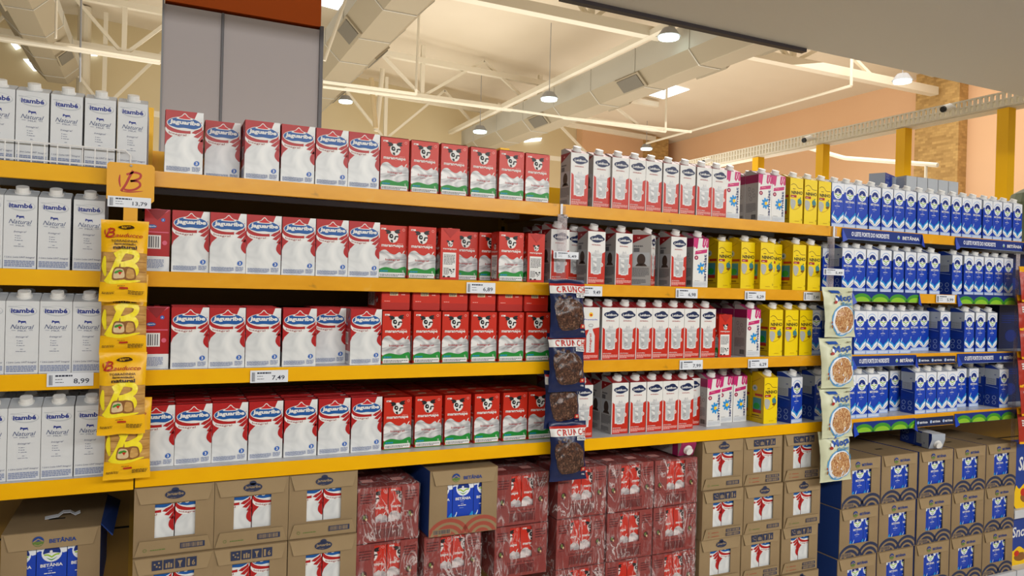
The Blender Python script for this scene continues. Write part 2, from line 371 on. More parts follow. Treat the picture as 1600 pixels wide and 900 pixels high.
def art_jag_side(W=62, H=165):
    A = Art(W, H); A.rect(0, 0, W, H, 'red'); A.rect(0, 0, W, .24*H, 'milk')
    A.poly([(0, H), (W, H), (.5*W, .86*H)], 'pink')
    A.ell(.72*W, .83*H, 5, 5, 'badge_blue'); A.text('A', .72*W, .83*H, 4, 5, 'white')
    A.ell(.3*W, .72*H, 11, 5, 'oval_blue'); A.text('Jaguaribe', .3*W, .72*H, 18, 5, 'white')
    A.rect(.05*W, .62*H, .9*W, 3, 'pink'); A.rect(.05*W, .36*H, .6*W, .22*H, 'white'); A.bars(.08*W, .38*H, .54*W, .18*H, 6, 'grey_ink')
    A.ell(.8*W, .46*H, 6, 6, 'pink'); A.lines(.08*W, .05*H, .7*W, .15*H, 7, 'fine_ink', 9)
    return A
def art_mar(W=88, H=160):
    A = Art(W, H); A.rect(0, 0, W, H, 'orange_red')
    A.rect(.08*W, .915*H, .17*W, .03*H, 'white'); A.lines(.1*W, .92*H, .13*W, .02*H, 1, 'red_dark')
    A.ring(.88*W, .925*H, 3.4, 3.4, 1.0, 'pale_pink', 12)
    cow_head(A, .5*W, .79*H, 17)
    A.text('maranguape', .49*W, .605*H, .78*W, .062*H, 'white', .03)
    A.lines(.66*W, .653*H, .2*W, .012*H, 1, 'pale_pink', 2)
    A.poly(smooth([(.02*W, .17*H), (.02*W, .46*H), (.22*W, .535*H), (.42*W, .47*H), (.58*W, .45*H), (.74*W, .50*H), (.82*W, .47*H), (.98*W, .44*H), (.98*W, .17*H)], 5), 'milk_wave')
    A.stroke(smooth([(.85*W, .46*H), (.89*W, .50*H), (.93*W, .53*H)], 4, False), 3, 'white', True)
    A.poly(smooth([(.02*W, .06*H), (.02*W, .155*H), (.25*W, .205*H), (.5*W, .185*H), (.66*W, .175*H), (.85*W, .215*H), (.98*W, .21*H), (.98*W, .06*H)], 4), 'green')
    A.text('Integral', .5*W, .345*H, .5*W, .05*H, 'red', .012); A.lines(.33*W, .285*H, .34*W, .016*H, 1, 'red_dark', 4)
    A.rect(.04*W, .02*H, .92*W, .085*H, 'white'); A.lines(.07*W, .035*H, .86*W, .05*H, 2, 'grey_ink', 8)
    A.text('1L', .89*W, .135*H, 5, 7, 'white', .02); A.lines(.07*W, .12*H, .28*W, .03*H, 2, 'petal', 5)
    A.rect(0, 0, W, .012*H, 'green', True)
    return A.clip(0, 0, W, H)
def art_mar_side(W=62, H=160):
    A = Art(W, H); A.rect(0, 0, W, H, 'orange_red')
    A.stroke([(0, H), (.5*W, .83*H), (W, H)], 1.2, 'orange_red2'); A.stroke([(.5*W, .83*H), (.5*W, H)], 1.2, 'pale_pink')
    cow_head(A, .5*W, .70*H, 9); A.text('maranguape', .48*W, .595*H, .72*W, .035*H, 'white', .02)
    A.rect(.12*W, .05*H, .7*W, .48*H, 'white'); A.lines(.17*W, .30*H, .6*W, .20*H, 7, 'grey_ink', 4); A.lines(.17*W, .1*H, .3*W, .14*H, 6, 'grey_ink', 6)
    cow_head(A, .62*W, .16*H, 7); A.ell(.2*W, .06*H, 4, 3, 'black'); A.ell(.45*W, .06*H, 5, 2, 'black', keep=True)
    return A
def art_mar_end(W=88, H=62):
    """the folded top as it faces outward when the carton lies on its back"""
    A = Art(W, H); A.rect(0, 0, W, H, 'orange_red'); A.rect(0, 0, W, .36*H, 'orange_red2')
    A.rect(.28*W, .72*H, .3*W, .26*H, 'crumb'); A.lines(.3*W, .75*H, .26*W, .2*H, 3, 'grey_ink', 2)
    A.lines(.08*W, .42*H, .34*W, .05*H, 1, 'pale_pink', 3); A.lines(.7*W, .75*H, .2*W, .08*H, 1, 'pale_pink', 7)
    return A
def art_ita(W=70, H=180):
    A = Art(W, H); A.rect(0, 0, W, H, 'ita_white')
    A.ell(.52*W, .865*H, .42*W, .075*H, 'ita_grey', -.05)
    A.ell(.52*W, .872*H, .39*W, .062*H, 'ita_white', -.05)
    A.poly(smooth([(.08*W, .93*H), (.3*W, .925*H), (.55*W, .90*H), (.3*W, .915*H), (.1*W, .915*H)], 3), 'ita_grey')
    A.text('itambé', .5*W, .868*H, .70*W, .066*H, 'ita_blue', .04)
    A.poly([(.37*W, .70*H), (.38*W, .735*H), (.42*W, .735*H), (.45*W, .725*H), (.6*W, .727*H), (.62*W, .69*H), (.6*W, .69*H), (.59*W, .705*H), (.49*W, .70*H), (.48*W, .685*H), (.465*W, .685*H), (.46*W, .705*H), (.42*W, .715*H), (.395*W, .70*H)], 'ita_blue')
    A.text('Natural', .5*W, .645*H, .70*W, .060*H, 'ita_ink', .0, .35, rot=-.03)
    A.text('MILK', .5*W, .592*H, .26*W, .022*H, 'ita_ink', -.006)
    A.rect(.18*W, .595*H, .12*W, .8, 'ita_ink', True); A.rect(.7*W, .595*H, .12*W, .8, 'ita_ink', True)
    A.text('Integral', .5*W, .505*H, .38*W, .032*H, 'ita_ink', -.006, .3)
    for k in range(3):
        A.ell(.36*W, (.455-.032*k)*H, 1, 1, 'ita_ink', n=6, keep=True); A.lines(.4*W, (.449-.032*k)*H, (.2+.03*(k == 2))*W, 1.8, 1, 'ita_ink', 3+k)
    A.lines(.45*W, .335*H, .12*W, 1.6, 1, 'ita_ink', 9); A.lines(.32*W, .305*H, .36*W, 1.6, 1, 'ita_ink', 19)
    A.text('1 Litro Leite UHT Integral', .5*W, .155*H, .9*W, .03*H, 'ita_ink', -.004, .25)
    A.lines(.05*W, .03*H, .9*W, .09*H, 4, 'fine_ink', 11, .6)
    return A
def art_ita_side(W=70, H=180):
    A = Art(W, H); A.rect(0, 0, W, H, 'ita_side'); A.lines(.1*W, .4*H, .7*W, .4*H, 12, 'fine_ink', 2, .3); A.lines(.1*W, .05*H, .8*W, .25*H, 8, 'fine_ink', 21, .4); return A
def art_lei(W=69, H=180):
    A = Art(W, H); A.rect(0, 0, W, H, 'white')
    A.poly([(.04*W, 0), (W, 0), (W, .62*H), (.80*W, .58*H), (.78*W, .2*H), (.2*W, .2*H), (.18*W, .58*H), (.04*W, .62*H)], 'lei_red')
    A.poly([(.17*W, .60*H), (.22*W, .27*H), (.27*W, .215*H), (.36*W, .185*H), (.64*W, .185*H), (.73*W, .215*H), (.78*W, .27*H), (.83*W, .60*H)], 'glass_light')
    A.poly([(.21*W, .50*H), (.255*W, .28*H), (.30*W, .235*H), (.38*W, .21*H), (.62*W, .21*H), (.70*W, .235*H), (.745*W, .28*H), (.79*W, .50*H)], 'glass_grey')
    A.poly([(.30*W, .49*H), (.33*W, .28*H), (.40*W, .235*H), (.52*W, .235*H), (.52*W, .49*H)], 'milk_wave')
    A.poly(smooth([(.22*W, .545*H), (.30*W, .585*H), (.38*W, .60*H), (.44*W, .65*H), (.52*W, .625*H), (.60*W, .668*H), (.66*W, .60*H), (.76*W, .59*H), (.79*W, .54*H), (.5*W, .515*H)], 3), 'milk_wave')
    A.ring(.5*W, .545*H, .28*W, .022*H, 1.1, 'glass_grey', 18)
    A.ell(.43*W, .865*H, .33*W, .052*H, 'navy'); A.ell(.6*W, .885*H, .24*W, .06*H, 'navy'); A.ell(.62*W, .86*H, .33*W, .05*H, 'navy'); A.ell(.5*W, .84*H, .3*W, .052*H, 'navy')
    A.text('LeitBom', .52*W, .86*H, .64*W, .045*H, 'white', .03)
    A.text('INTEGRAL', .48*W, .745*H, .5*W, .022*H, 'red', .012)
    A.ell(.8*W, .37*H, 6, 7, 'white', .3); A.ring(.8*W, .37*H, 3, 3.5, 1.4, 'lei_red', 10)
    A.text('LEITE UHT INTEGRAL', .32*W, .115*H, .5*W, .018*H, 'white', .02); A.lines(.06*W, .025*H, .88*W, .07*H, 4, 'pale_pink', 5, .65)
    return A.clip(0, 0, W, H)
def art_lei_side(W=69, H=180):
    A = Art(W, H); A.rect(0, 0, W, H, 'grey_side')
    A.poly([(0, H), (W, H), (.02*W, .83*H)], 'red_dark'); A.text('LB', .35*W, .94*H, 9, 5, 'pale_pink')
    A.lines(.1*W, .76*H, .8*W, .035*H, 1, 'grey_ink', 3, .8); A.rect(.1*W, .66*H, .3*W, .08*H, 'grey_ink')
    A.rect(.06*W, .38*H, .88*W, .27*H, 'ita_side'); A.ell(.5*W, .51*H, .22*W, .115*H, 'photo_dark'); A.poly([(.2*W, .38*H), (.3*W, .43*H), (.7*W, .43*H), (.82*W, .38*H)], 'photo_dark', True)
    A.lines(.06*W, .18*H, .86*W, .18*H, 7, 'grey_ink', 6, .45); A.lines(.06*W, .03*H, .7*W, .10*H, 4, 'grey_ink', 16, .45)
    return A
def art_par(W=69, H=180):
    A = Art(W, H); A.rect(0, 0, W, H, 'white')
    A.poly([(0, H), (.34*W, H), (.27*W, .80*H), (.2*W, .77*H), (.12*W, .82*H), (.05*W, .80*H), (0, .84*H)], 'magenta')
    A.poly([(.62*W, H), (W, H), (W, .83*H), (.9*W, .80*H), (.8*W, .86*H), (.7*W, .80*H), (.58*W, .84*H)], 'magenta', True)
    A.stroke([(.78*W, .98*H), (.7*W, .86*H)], 2.5, 'white'); A.stroke([(.9*W, .96*H), (.84*W, .86*H)], 2, 'white', keep=True)
    A.poly([(.1*W, .66*H), (.14*W, .735*H), (.93*W, .785*H), (.9*W, .71*H)], 'magenta'); A.lines(.25*W, .72*H, .5*W, 3, 1, 'pale_pink')
    A.ell(.2*W, .6*H, .13*W, .045*H, 'magenta_dark'); A.ell(.2*W, .6*H, .05*W, .02*H, 'pale_pink')
    cx, cy = .55*W, .385*H
    for k in range(8):
        a = pi/2 + k*pi/4 + .2
        if k == 6: continue
        A.ell(cx+12.5*cos(a), cy+14*sin(a), 8.5, 4.6, 'petal', a, 10, keep=k > 0)
    A.ell(cx+2, cy, 6.5, 7, 'sun')
    A.text('parmalat', .82*W, .385*H, .58*H, .24*W, 'navy_ink', .02, rot=pi/2)
    A.rect(.05*W, .02*H, .9*W, .1*H, 'ita_white'); A.lines(.12*W, .125*H, .58*W, 2, 1, 'grey_ink'); A.lines(.1*W, .03*H, .8*W, .07*H, 4, 'ita_grey', 7)
    return A.clip(0, 0, W, H)
def art_par_side(W=69, H=180):
    A = Art(W, H); A.rect(0, 0, W, H, 'grey_side'); A.rect(0, .82*H, W, .18*H, 'magenta_dark')
    for i, (x, y) in enumerate([(.3, .7), (.6, .66), (.35, .58), (.7, .55), (.45, .48)]): A.ring(x*W, y*H, 6, 7, 1.3, 'grey_ink', 10, keep=i > 0)
    A.lines(.1*W, .2*H, .75*W, .2*H, 8, 'grey_ink', 4, .4); A.bars(.5*W, .04*H, .4*W, .1*H, 10, 'black')
    return A
def art_nin(W=69, H=180):
    A = Art(W, H); A.rect(0, 0, W, H, 'yellow')
    A.stroke(smooth([(.06*W, .84*H), (.25*W, .875*H), (.45*W, .85*H), (.62*W, .79*H), (.95*W, .785*H)], 5, False), 2.2, 'brown')
    A.lines(.22*W, .755*H, .3*W, 3.4, 1, 'brown', 3, .9)
    A.text('NINHO', .53*W, .685*H, .86*W, .078*H, 'black', .035)
    A.rect(.05*W, .575*H, .45*W, .055*H, 'label_red'); A.lines(.12*W, .592*H, .3*W, 3.4, 1, 'white', 3)
    A.stroke(smooth([(.15*W, .33*H), (.4*W, .31*H), (.75*W, .37*H), (.93*W, .47*H)], 4, False), 3, 'yellow_dark')
    A.poly(smooth([(.04*W, .52*H), (.2*W, .54*H), (.42*W, .5*H), (.42*W, .4*H), (.24*W, .31*H), (.06*W, .39*H)], 3), 'badge_grey')
    A.ell(.75*W, .49*H, .15*W, .07*H, 'teal', .3); A.poly(smooth([(.6*W, .42*H), (.75*W, .44*H), (.9*W, .44*H), (.75*W, .385*H)], 3), 'brown'); A.ell(.8*W, .575*H, 3, 3, 'green', n=8)
    A.lines(.4*W, .05*H, .4*W, 5, 1, 'yellow_dark', 5); A.text('1L', .93*W, .1*H, 4, 7, 'black')
    return A.clip(0, 0, W, H)
def art_nin_side(W=69, H=180):
    A = Art(W, H); A.rect(0, 0, W, H, 'yellow_dark'); A.stroke([(0, .86*H), (.7*W, .98*H)], 1.2, 'brown'); A.ell(.27*W, .75*H, .2*W, .065*H, 'badge_grey'); A.ell(.27*W, .75*H, .08*W, .025*H, 'teal')
    A.rect(.3*W, .58*H, .6*W, .05*H, 'label_red'); A.rect(.15*W, .27*H, .65*W, .27*H, 'teal'); A.ell(.45*W, .36*H, .25*W, .07*H, 'green'); A.rect(.15*W, .21*H, .65*W, .07*H, 'label_red')
    A.lines(.1*W, .14*H, .7*W, .05*H, 1, 'brown', 5); A.rect(0, .1*H, .9*W, 2, 'brown'); return A
def roundel(A, cx, cy, r, white='bet_white'):
    A.ell(cx, cy, r, r*1.02, white); A.ell(cx, cy, .97*r, 1.0*r, 'bet_dark', a0=0, a1=180, n=14)
    A.poly([(cx-.94*r, cy), (cx-.94*r, cy-.06*r), (cx+.94*r, cy-.06*r), (cx+.94*r, cy)], 'bet_dark', True)
    A.ell(cx-.08*r, cy+.2*r, .17*r, .17*r, 'white', n=10)
    A.poly(smooth([(cx-.8*r, cy-.06*r), (cx-.1*r, cy+.08*r), (cx+.8*r, cy-.06*r), (cx, cy-.14*r)], 4), 'white')
    A.poly(smooth([(cx-.85*r, cy-.1*r), (cx-.4*r, cy-.12*r), (cx, cy-.4*r), (cx, cy-.6*r), (cx-.45*r, cy-.3*r), (cx-.8*r, cy-.28*r)], 3), 'leaf')
    A.poly(smooth([(cx+.85*r, cy-.1*r), (cx+.4*r, cy-.12*r), (cx, cy-.4*r), (cx, cy-.6*r), (cx+.45*r, cy-.3*r), (cx+.8*r, cy-.28*r)], 3), 'leaf', True)
    A.poly(smooth([(cx-.6*r, cy-.5*r), (cx, cy-.78*r), (cx+.6*r, cy-.5*r), (cx, cy-.93*r)], 3), 'hill_green', True)
def art_bet(W=69, H=180):
    A = Art(W, H); A.rect(0, 0, W, H, 'bet_blue')
    A.poly([(0, .80*H), (.1*W, .815*H), (.25*W, .80*H), (.75*W, .80*H), (.88*W, .76*H), (W, .77*H), (W, H), (0, H)], 'bet_white')
    A.ell(.5*W, .775*H, .345*W, .135*H, 'bet_white'); A.stroke([(.5*W+.38*W*cos(R_(a)), .80*H+.135*H*sin(R_(a))) for a in range(20, 165, 8)], 3.4, 'bet_pale')
    roundel(A, .5*W, .77*H, 21)
    A.text('BETÂNIA', .5*W, .60*H, .74*W, .058*H, 'white', .03)
    A.lines(.36*W, .545*H, .28*W, 3, 1, 'bet_pale', 3); A.lines(.4*W, .505*H, .2*W, 2.2, 1, 'white', 4); A.lines(.26*W, .47*H, .5*W, 4.2, 1, 'white', 5); A.lines(.32*W, .43*H, .36*W, 2, 1, 'bet_pale', 8)
    A.poly(smooth([(.02*W, .28*H), (.14*W, .33*H), (.2*W, .28*H), (.36*W, .25*H), (.5*W, .2*H), (.64*W, .25*H), (.8*W, .29*H), (.98*W, .36*H), (.98*W, .2*H), (.5*W, .1*H), (.02*W, .2*H)], 3), 'petal')
    A.poly([(.02*W, .27*H), (.3*W, .22*H), (.5*W, .13*H), (.72*W, .23*H), (.98*W, .30*H), (.98*W, .19*H), (.74*W, .11*H), (.5*W, .07*H), (.3*W, .12*H), (.02*W, .19*H)], 'bet_white')
    A.stroke([(.05*W, .2*H), (.3*W, .16*H), (.5*W, .09*H), (.72*W, .15*H), (.95*W, .22*H)], 3, 'badge_grey')
    A.stroke([(.1*W, .27*H), (.17*W, .33*H), (.2*W, .37*H)], 3, 'bet_white', True)
    A.rect(0, 0, W, .09*H, 'bet_pale'); A.lines(.06*W, .02*H, .88*W, .05*H, 2, 'bet_white', 3)
    return A.clip(0, 0, W, H)
def art_bet_side(W=69, H=180):
    A = Art(W, H); A.rect(0, 0, W, H, 'bet_side'); A.rect(0, .77*H, W, .23*H, 'bet_grey'); A.text('BE', .72*W, .85*H, 9, 5, 'bet_dark')
    A.rect(.1*W, .58*H, .7*W, .2*H, 'bet_grey'); A.lines(.14*W, .6*H, .6*W, .16*H, 6, 'grey_ink', 3, .35)
    A.stroke([(.05*W, .55*H), (.9*W, .51*H)], 1.5, 'bet_pale'); A.lines(.1*W, .34*H, .8*W, .14*H, 5, 'bet_blue', 6, .4)
    for i, (x, y) in enumerate([(.24, .25), (.68, .25), (.24, .12), (.68, .12)]): A.ring(x*W, y*H, 8.5, 8.5, 1.6, 'bet_pale', 14, keep=i > 0)
    return A
def art_pir(W=69, H=180):
    A = Art(W, H); A.rect(0, 0, W, H, 'white'); A.poly([(0, 0), (W, 0), (W, .62*H), (0, .55*H)], 'lei_red'); A.ell(.5*W, .86*H, 8, 8, 'sun'); A.ell(.5*W, .855*H, 4, 4, 'orange_red')
    A.text('Piracanjuba', .5*W, .765*H, .76*W, .035*H, 'bet_blue', .015)
    A.poly([(.26*W, .14*H), (.74*W, .14*H), (.74*W, .46*H), (.62*W, .56*H), (.6*W, .66*H), (.4*W, .66*H), (.38*W, .56*H), (.26*W, .46*H)], 'glass_light'); A.ring(.5*W, .655*H, 9, 5, 1.2, 'grey_ink')
    A.text('Integral', .5*W, .33*H, .34*H, .16*W, 'lei_red', .02, rot=pi/2); A.lines(.06*W, .025*H, .88*W, .07*H, 4, 'pale_pink', 5, .65); return A

# ------------------------------------------------------------------ carton meshes
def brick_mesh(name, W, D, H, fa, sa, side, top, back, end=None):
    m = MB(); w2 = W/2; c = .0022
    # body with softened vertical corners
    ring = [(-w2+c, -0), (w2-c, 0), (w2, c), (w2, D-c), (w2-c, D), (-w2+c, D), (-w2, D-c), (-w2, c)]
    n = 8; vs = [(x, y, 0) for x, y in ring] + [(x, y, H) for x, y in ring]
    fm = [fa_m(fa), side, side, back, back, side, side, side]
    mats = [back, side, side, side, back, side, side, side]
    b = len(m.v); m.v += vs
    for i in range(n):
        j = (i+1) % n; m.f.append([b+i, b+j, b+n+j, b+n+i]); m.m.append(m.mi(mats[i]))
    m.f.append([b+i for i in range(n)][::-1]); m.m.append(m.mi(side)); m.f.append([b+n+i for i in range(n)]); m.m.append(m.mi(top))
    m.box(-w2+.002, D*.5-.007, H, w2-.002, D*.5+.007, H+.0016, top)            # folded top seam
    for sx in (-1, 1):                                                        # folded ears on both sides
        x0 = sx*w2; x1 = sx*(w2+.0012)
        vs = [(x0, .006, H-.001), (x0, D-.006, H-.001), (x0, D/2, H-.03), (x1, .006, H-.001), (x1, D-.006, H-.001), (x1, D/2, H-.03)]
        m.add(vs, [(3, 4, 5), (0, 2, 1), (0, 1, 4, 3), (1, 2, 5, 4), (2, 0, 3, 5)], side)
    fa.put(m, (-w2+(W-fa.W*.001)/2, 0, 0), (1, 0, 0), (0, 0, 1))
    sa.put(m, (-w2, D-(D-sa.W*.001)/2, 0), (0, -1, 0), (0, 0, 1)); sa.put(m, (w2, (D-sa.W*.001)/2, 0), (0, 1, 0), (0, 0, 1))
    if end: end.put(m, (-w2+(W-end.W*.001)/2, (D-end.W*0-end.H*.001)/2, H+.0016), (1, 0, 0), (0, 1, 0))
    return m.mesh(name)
def fa_m(a): return a.it[0][2]
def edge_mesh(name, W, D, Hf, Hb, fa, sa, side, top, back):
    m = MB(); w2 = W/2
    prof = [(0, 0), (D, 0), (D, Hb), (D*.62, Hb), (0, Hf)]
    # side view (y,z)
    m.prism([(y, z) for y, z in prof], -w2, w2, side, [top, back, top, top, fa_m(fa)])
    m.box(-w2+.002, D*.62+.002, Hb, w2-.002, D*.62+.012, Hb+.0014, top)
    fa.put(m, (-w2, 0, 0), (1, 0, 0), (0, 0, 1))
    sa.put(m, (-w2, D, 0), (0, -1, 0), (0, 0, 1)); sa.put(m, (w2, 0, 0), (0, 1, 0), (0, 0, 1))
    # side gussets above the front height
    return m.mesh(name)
def cap_mesh():
    m = MB(); nrm = Vector((0, -.018, .043)).normalized()
    c = Vector((0, .024, .191))
    m.tube(c - nrm*.003, c + nrm*.003, .0175, 'cap_white', 18); m.tube(c + nrm*.003, c + nrm*.015, .0148, 'cap_white', 18, .0142)
    for k in range(18):
        a = 2*pi*k/18
    return m.mesh('cap')
CAP = cap_mesh()
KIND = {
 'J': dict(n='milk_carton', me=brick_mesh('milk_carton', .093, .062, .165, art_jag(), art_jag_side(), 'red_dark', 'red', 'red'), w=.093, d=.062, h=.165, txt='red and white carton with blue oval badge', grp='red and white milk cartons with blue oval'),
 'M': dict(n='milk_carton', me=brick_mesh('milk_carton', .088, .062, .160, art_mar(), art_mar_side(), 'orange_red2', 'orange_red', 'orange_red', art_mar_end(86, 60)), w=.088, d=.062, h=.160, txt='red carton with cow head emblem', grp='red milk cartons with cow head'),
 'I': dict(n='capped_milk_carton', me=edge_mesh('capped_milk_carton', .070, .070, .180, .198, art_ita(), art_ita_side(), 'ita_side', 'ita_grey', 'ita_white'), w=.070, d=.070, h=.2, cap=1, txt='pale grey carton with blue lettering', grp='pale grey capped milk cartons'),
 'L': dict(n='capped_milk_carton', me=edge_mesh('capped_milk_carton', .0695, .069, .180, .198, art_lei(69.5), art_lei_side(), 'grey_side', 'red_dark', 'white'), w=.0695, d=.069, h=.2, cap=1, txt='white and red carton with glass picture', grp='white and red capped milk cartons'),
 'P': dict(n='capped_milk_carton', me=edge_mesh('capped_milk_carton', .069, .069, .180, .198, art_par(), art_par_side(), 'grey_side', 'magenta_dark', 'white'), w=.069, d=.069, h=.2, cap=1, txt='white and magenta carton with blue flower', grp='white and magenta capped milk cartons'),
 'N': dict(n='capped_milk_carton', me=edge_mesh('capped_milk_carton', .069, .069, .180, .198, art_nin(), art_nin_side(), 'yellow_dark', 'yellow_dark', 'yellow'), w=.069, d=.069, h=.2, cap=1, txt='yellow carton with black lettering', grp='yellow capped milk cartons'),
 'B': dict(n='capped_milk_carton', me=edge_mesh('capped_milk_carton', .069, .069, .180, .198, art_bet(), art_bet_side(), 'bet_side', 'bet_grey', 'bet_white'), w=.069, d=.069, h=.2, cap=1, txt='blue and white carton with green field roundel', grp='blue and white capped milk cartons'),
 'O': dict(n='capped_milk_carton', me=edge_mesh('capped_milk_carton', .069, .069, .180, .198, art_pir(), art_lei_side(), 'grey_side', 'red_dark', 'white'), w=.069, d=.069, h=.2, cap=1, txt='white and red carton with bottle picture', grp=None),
}
def carton(kind, x, y, z, rot=0, label=None, rx=0, group=True, cap=True):
    """x is the middle of the carton's front edge"""
    K = KIND[kind]
    o = link(K['n'], K['me'], None, (x, y, z), (rx, 0, rot))
    if K.get('cap') and cap: link('cap', CAP, o)
    tag(o, label or K['txt'], 'milk carton', K['grp'] if group else None)
    return o
ORD = ['', 'first', 'second', 'third', 'fourth', 'fifth', 'sixth', 'seventh', 'eighth', 'ninth', 'tenth', 'eleventh', 'twelfth', 'thirteenth', 'fourteenth', 'fifteenth', 'sixteenth', 'seventeenth', 'eighteenth', 'nineteenth']

# ------------------------------------------------------------------ the hall
ZA, ZB, ZC, ZD = 1.872, 1.609, 1.349, 1.082
ZBASE = .305
def roof_z(x): return 6.45 - .079*(x+1.26) if x > -1.26 else 6.45 + .06*(x+1.26)
def st(o): o['kind'] = 'structure'; return o
m = MB(); m.box(-14, -9, -.06, 12, 14, 0, 'floor_tile'); st(m.build('floor'))
m = MB()
for xa, xb in ((-14, -1.26), (-1.26, 12.1)):
    m.add([(xa, 1.6, roof_z(xa)), (xb, 1.6, roof_z(xb)), (xb, 14.2, roof_z(xb)), (xa, 14.2, roof_z(xa)),
           (xa, 1.6, roof_z(xa)+.12), (xb, 1.6, roof_z(xb)+.12), (xb, 14.2, roof_z(xb)+.12), (xa, 14.2, roof_z(xa)+.12)],
          [(0, 3, 2, 1), (4, 5, 6, 7), (0, 1, 5, 4), (2, 3, 7, 6), (1, 2, 6, 5), (3, 0, 4, 7)], 'cream_roof')
st(m.build('ceiling'))
m = MB(); m.box(-14, 14.0, 0, 12.1, 14.2, 6.6, 'cream_wall'); st(m.build('wall_back'))
m = MB(); m.box(12.0, -4, 0, 12.2, 14.1, 5.75, 'peach_wall'); st(m.build('wall_right'))
m = MB(); m.box(9.4, 13.7, 0, 12.0, 13.99, 5.6, 'peach_wall'); st(m.build('trim_1'))
# low soffit over the aisle
m = MB(); m.box(-5, -6.5, 2.70, 9.5, .31, 2.82, 'soffit'); st(m.build('ceiling_soffit'))
m = MB(); m.box(1.40, .305, 2.685, 2.66, .335, 2.715, 'dark_trim'); tag(m.build('edge_strip'), 'dark strip along the edge of the low grey ceiling', 'strip')
m = MB(); m.box(11.78, 5.72, 0, 12.0, 6.5, 5.45, 'brick'); tag(m.build('brick_pillar'), 'tan brick pillar against the peach wall', 'pillar')
m = MB(); m.box(11.2, 13.3, 0, 11.7, 13.7, 5.5, 'brick'); tag(m.build('brick_pillar'), 'distant brick pillar in the far corner of the hall', 'pillar')
m = MB(); m.tube((-1.25, 13.4, 0), (-1.25, 13.4, 6.42), .11, 'cream_metal', 12); tag(m.build('steel_column'), 'round cream steel column under the roof ridge', 'column')
# panelled column behind the shelves
E_ = link('clad_column', None, None, (.38, 1.4, 0)); tag(E_, 'grey panelled column with an orange band above it', 'column')
m = MB(); m.box(-.338, 0, 0, -.106, .66, 2.775, 'panel_grey'); m.box(-.094, 0, 0, .325, .66, 2.775, 'panel_grey'); m.build('panel', E_)
m = MB(); m.box(-.105, -.008, 0, -.095, .65, 2.775, 'panel_edge'); m.box(.326, -.012, 0, .342, .66, 2.79, 'panel_edge'); m.box(-.345, -.012, 0, -.337, .66, 2.79, 'steel'); m.build('metal_edge', E_)
m = MB(); m.box(-.335, .0, 2.79, .33, .65, 3.6, 'orange_band'); m.build('orange_band', E_)['label'] = 'orange painted band'

# trusses
def truss(Y, x0, x1, zb, label, th=.13, step=1.75, k=1.0):
    t = link('roof_truss', None, None, (x0, Y, zb)); tag(t, label, 'truss', None)
    m = MB(); m.box(0, -.07*k, -th/2, x1-x0, .07*k, th/2, 'cream_metal'); m.build('bottom_chord', t)
    m = MB(); m.bar((0, 0, roof_z(x0)-zb-.1), (x1-x0, 0, roof_z(x1)-zb-.1), .1, .1, 'cream_metal'); m.build('top_chord', t)
    x = x0+.3; i = 0
    while x + step < x1:
        m = MB(); a = (x-x0, 0, 0); c = (x+step/2-x0, 0, roof_z(x+step/2)-zb-.1); e = (x+step-x0, 0, 0)
        m.bar(a, c, .05, .05, 'cream_metal'); m.bar(c, e, .05, .05, 'cream_metal'); m.bar((x-x0, 0, 0), (x-x0, 0, roof_z(x)-zb-.1), .07, .07, 'cream_metal'); m.build('web_bar', t); x += step; i += 1
    return t
truss(6.1, 1.2, 11.7, 5.03, 'nearest cream roof truss ending at the brick pillar')
truss(10.8, -8, 9.5, 4.98, 'cream roof truss further back in the hall', .09, 2.4, .7)
truss(13.2, -9, 11.2, 4.6, 'farthest cream roof truss near the back wall', .09, 2.6, .7)

# ducts
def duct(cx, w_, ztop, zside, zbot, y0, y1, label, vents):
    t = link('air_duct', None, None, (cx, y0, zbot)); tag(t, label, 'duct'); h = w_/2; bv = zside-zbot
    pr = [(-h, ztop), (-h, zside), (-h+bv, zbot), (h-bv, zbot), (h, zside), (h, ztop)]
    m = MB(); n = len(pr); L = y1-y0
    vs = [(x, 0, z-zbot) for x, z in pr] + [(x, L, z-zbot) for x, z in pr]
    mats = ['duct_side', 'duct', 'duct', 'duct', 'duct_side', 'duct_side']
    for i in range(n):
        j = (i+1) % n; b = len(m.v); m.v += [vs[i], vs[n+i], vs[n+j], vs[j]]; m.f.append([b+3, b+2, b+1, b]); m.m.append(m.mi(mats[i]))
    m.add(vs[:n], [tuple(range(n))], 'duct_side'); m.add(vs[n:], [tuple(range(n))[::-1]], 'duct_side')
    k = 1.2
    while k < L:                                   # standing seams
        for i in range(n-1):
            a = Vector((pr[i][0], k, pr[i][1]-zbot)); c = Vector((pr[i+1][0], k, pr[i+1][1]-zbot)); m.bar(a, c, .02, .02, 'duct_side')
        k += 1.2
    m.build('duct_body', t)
    dx, dz = bv, zbot-zside; l = math.hypot(dx, dz)
    for (yy, side) in vents:
        m = MB(); s_ = side
        c = Vector((s_*(h-bv/2), yy-y0, (zside-zbot)/2)); along = Vector((-s_*dx/l, 0, dz/l)); nn = Vector((s_*(-dz)/l*1, 0, -dx/l))
        if nn.z > 0: nn = -nn
        def q(hw, hl, off, mt):
            P = [c + along*hw*a + Vector((0, hl, 0))*b_ + nn*off for a, b_ in ((-1, -1), (1, -1), (1, 1), (-1, 1))]
            Q = [p + nn*.03 for p in P]; m.add(P+Q, [(0, 1, 2, 3), (7, 6, 5, 4), (0, 4, 5, 1), (1, 5, 6, 2), (2, 6, 7, 3), (3, 7, 4, 0)], mt)
        q(l*.48, .30, 0, 'duct'); q(l*.38, .25, .012, 'vent_dark'); m.build('vent_grille', t)
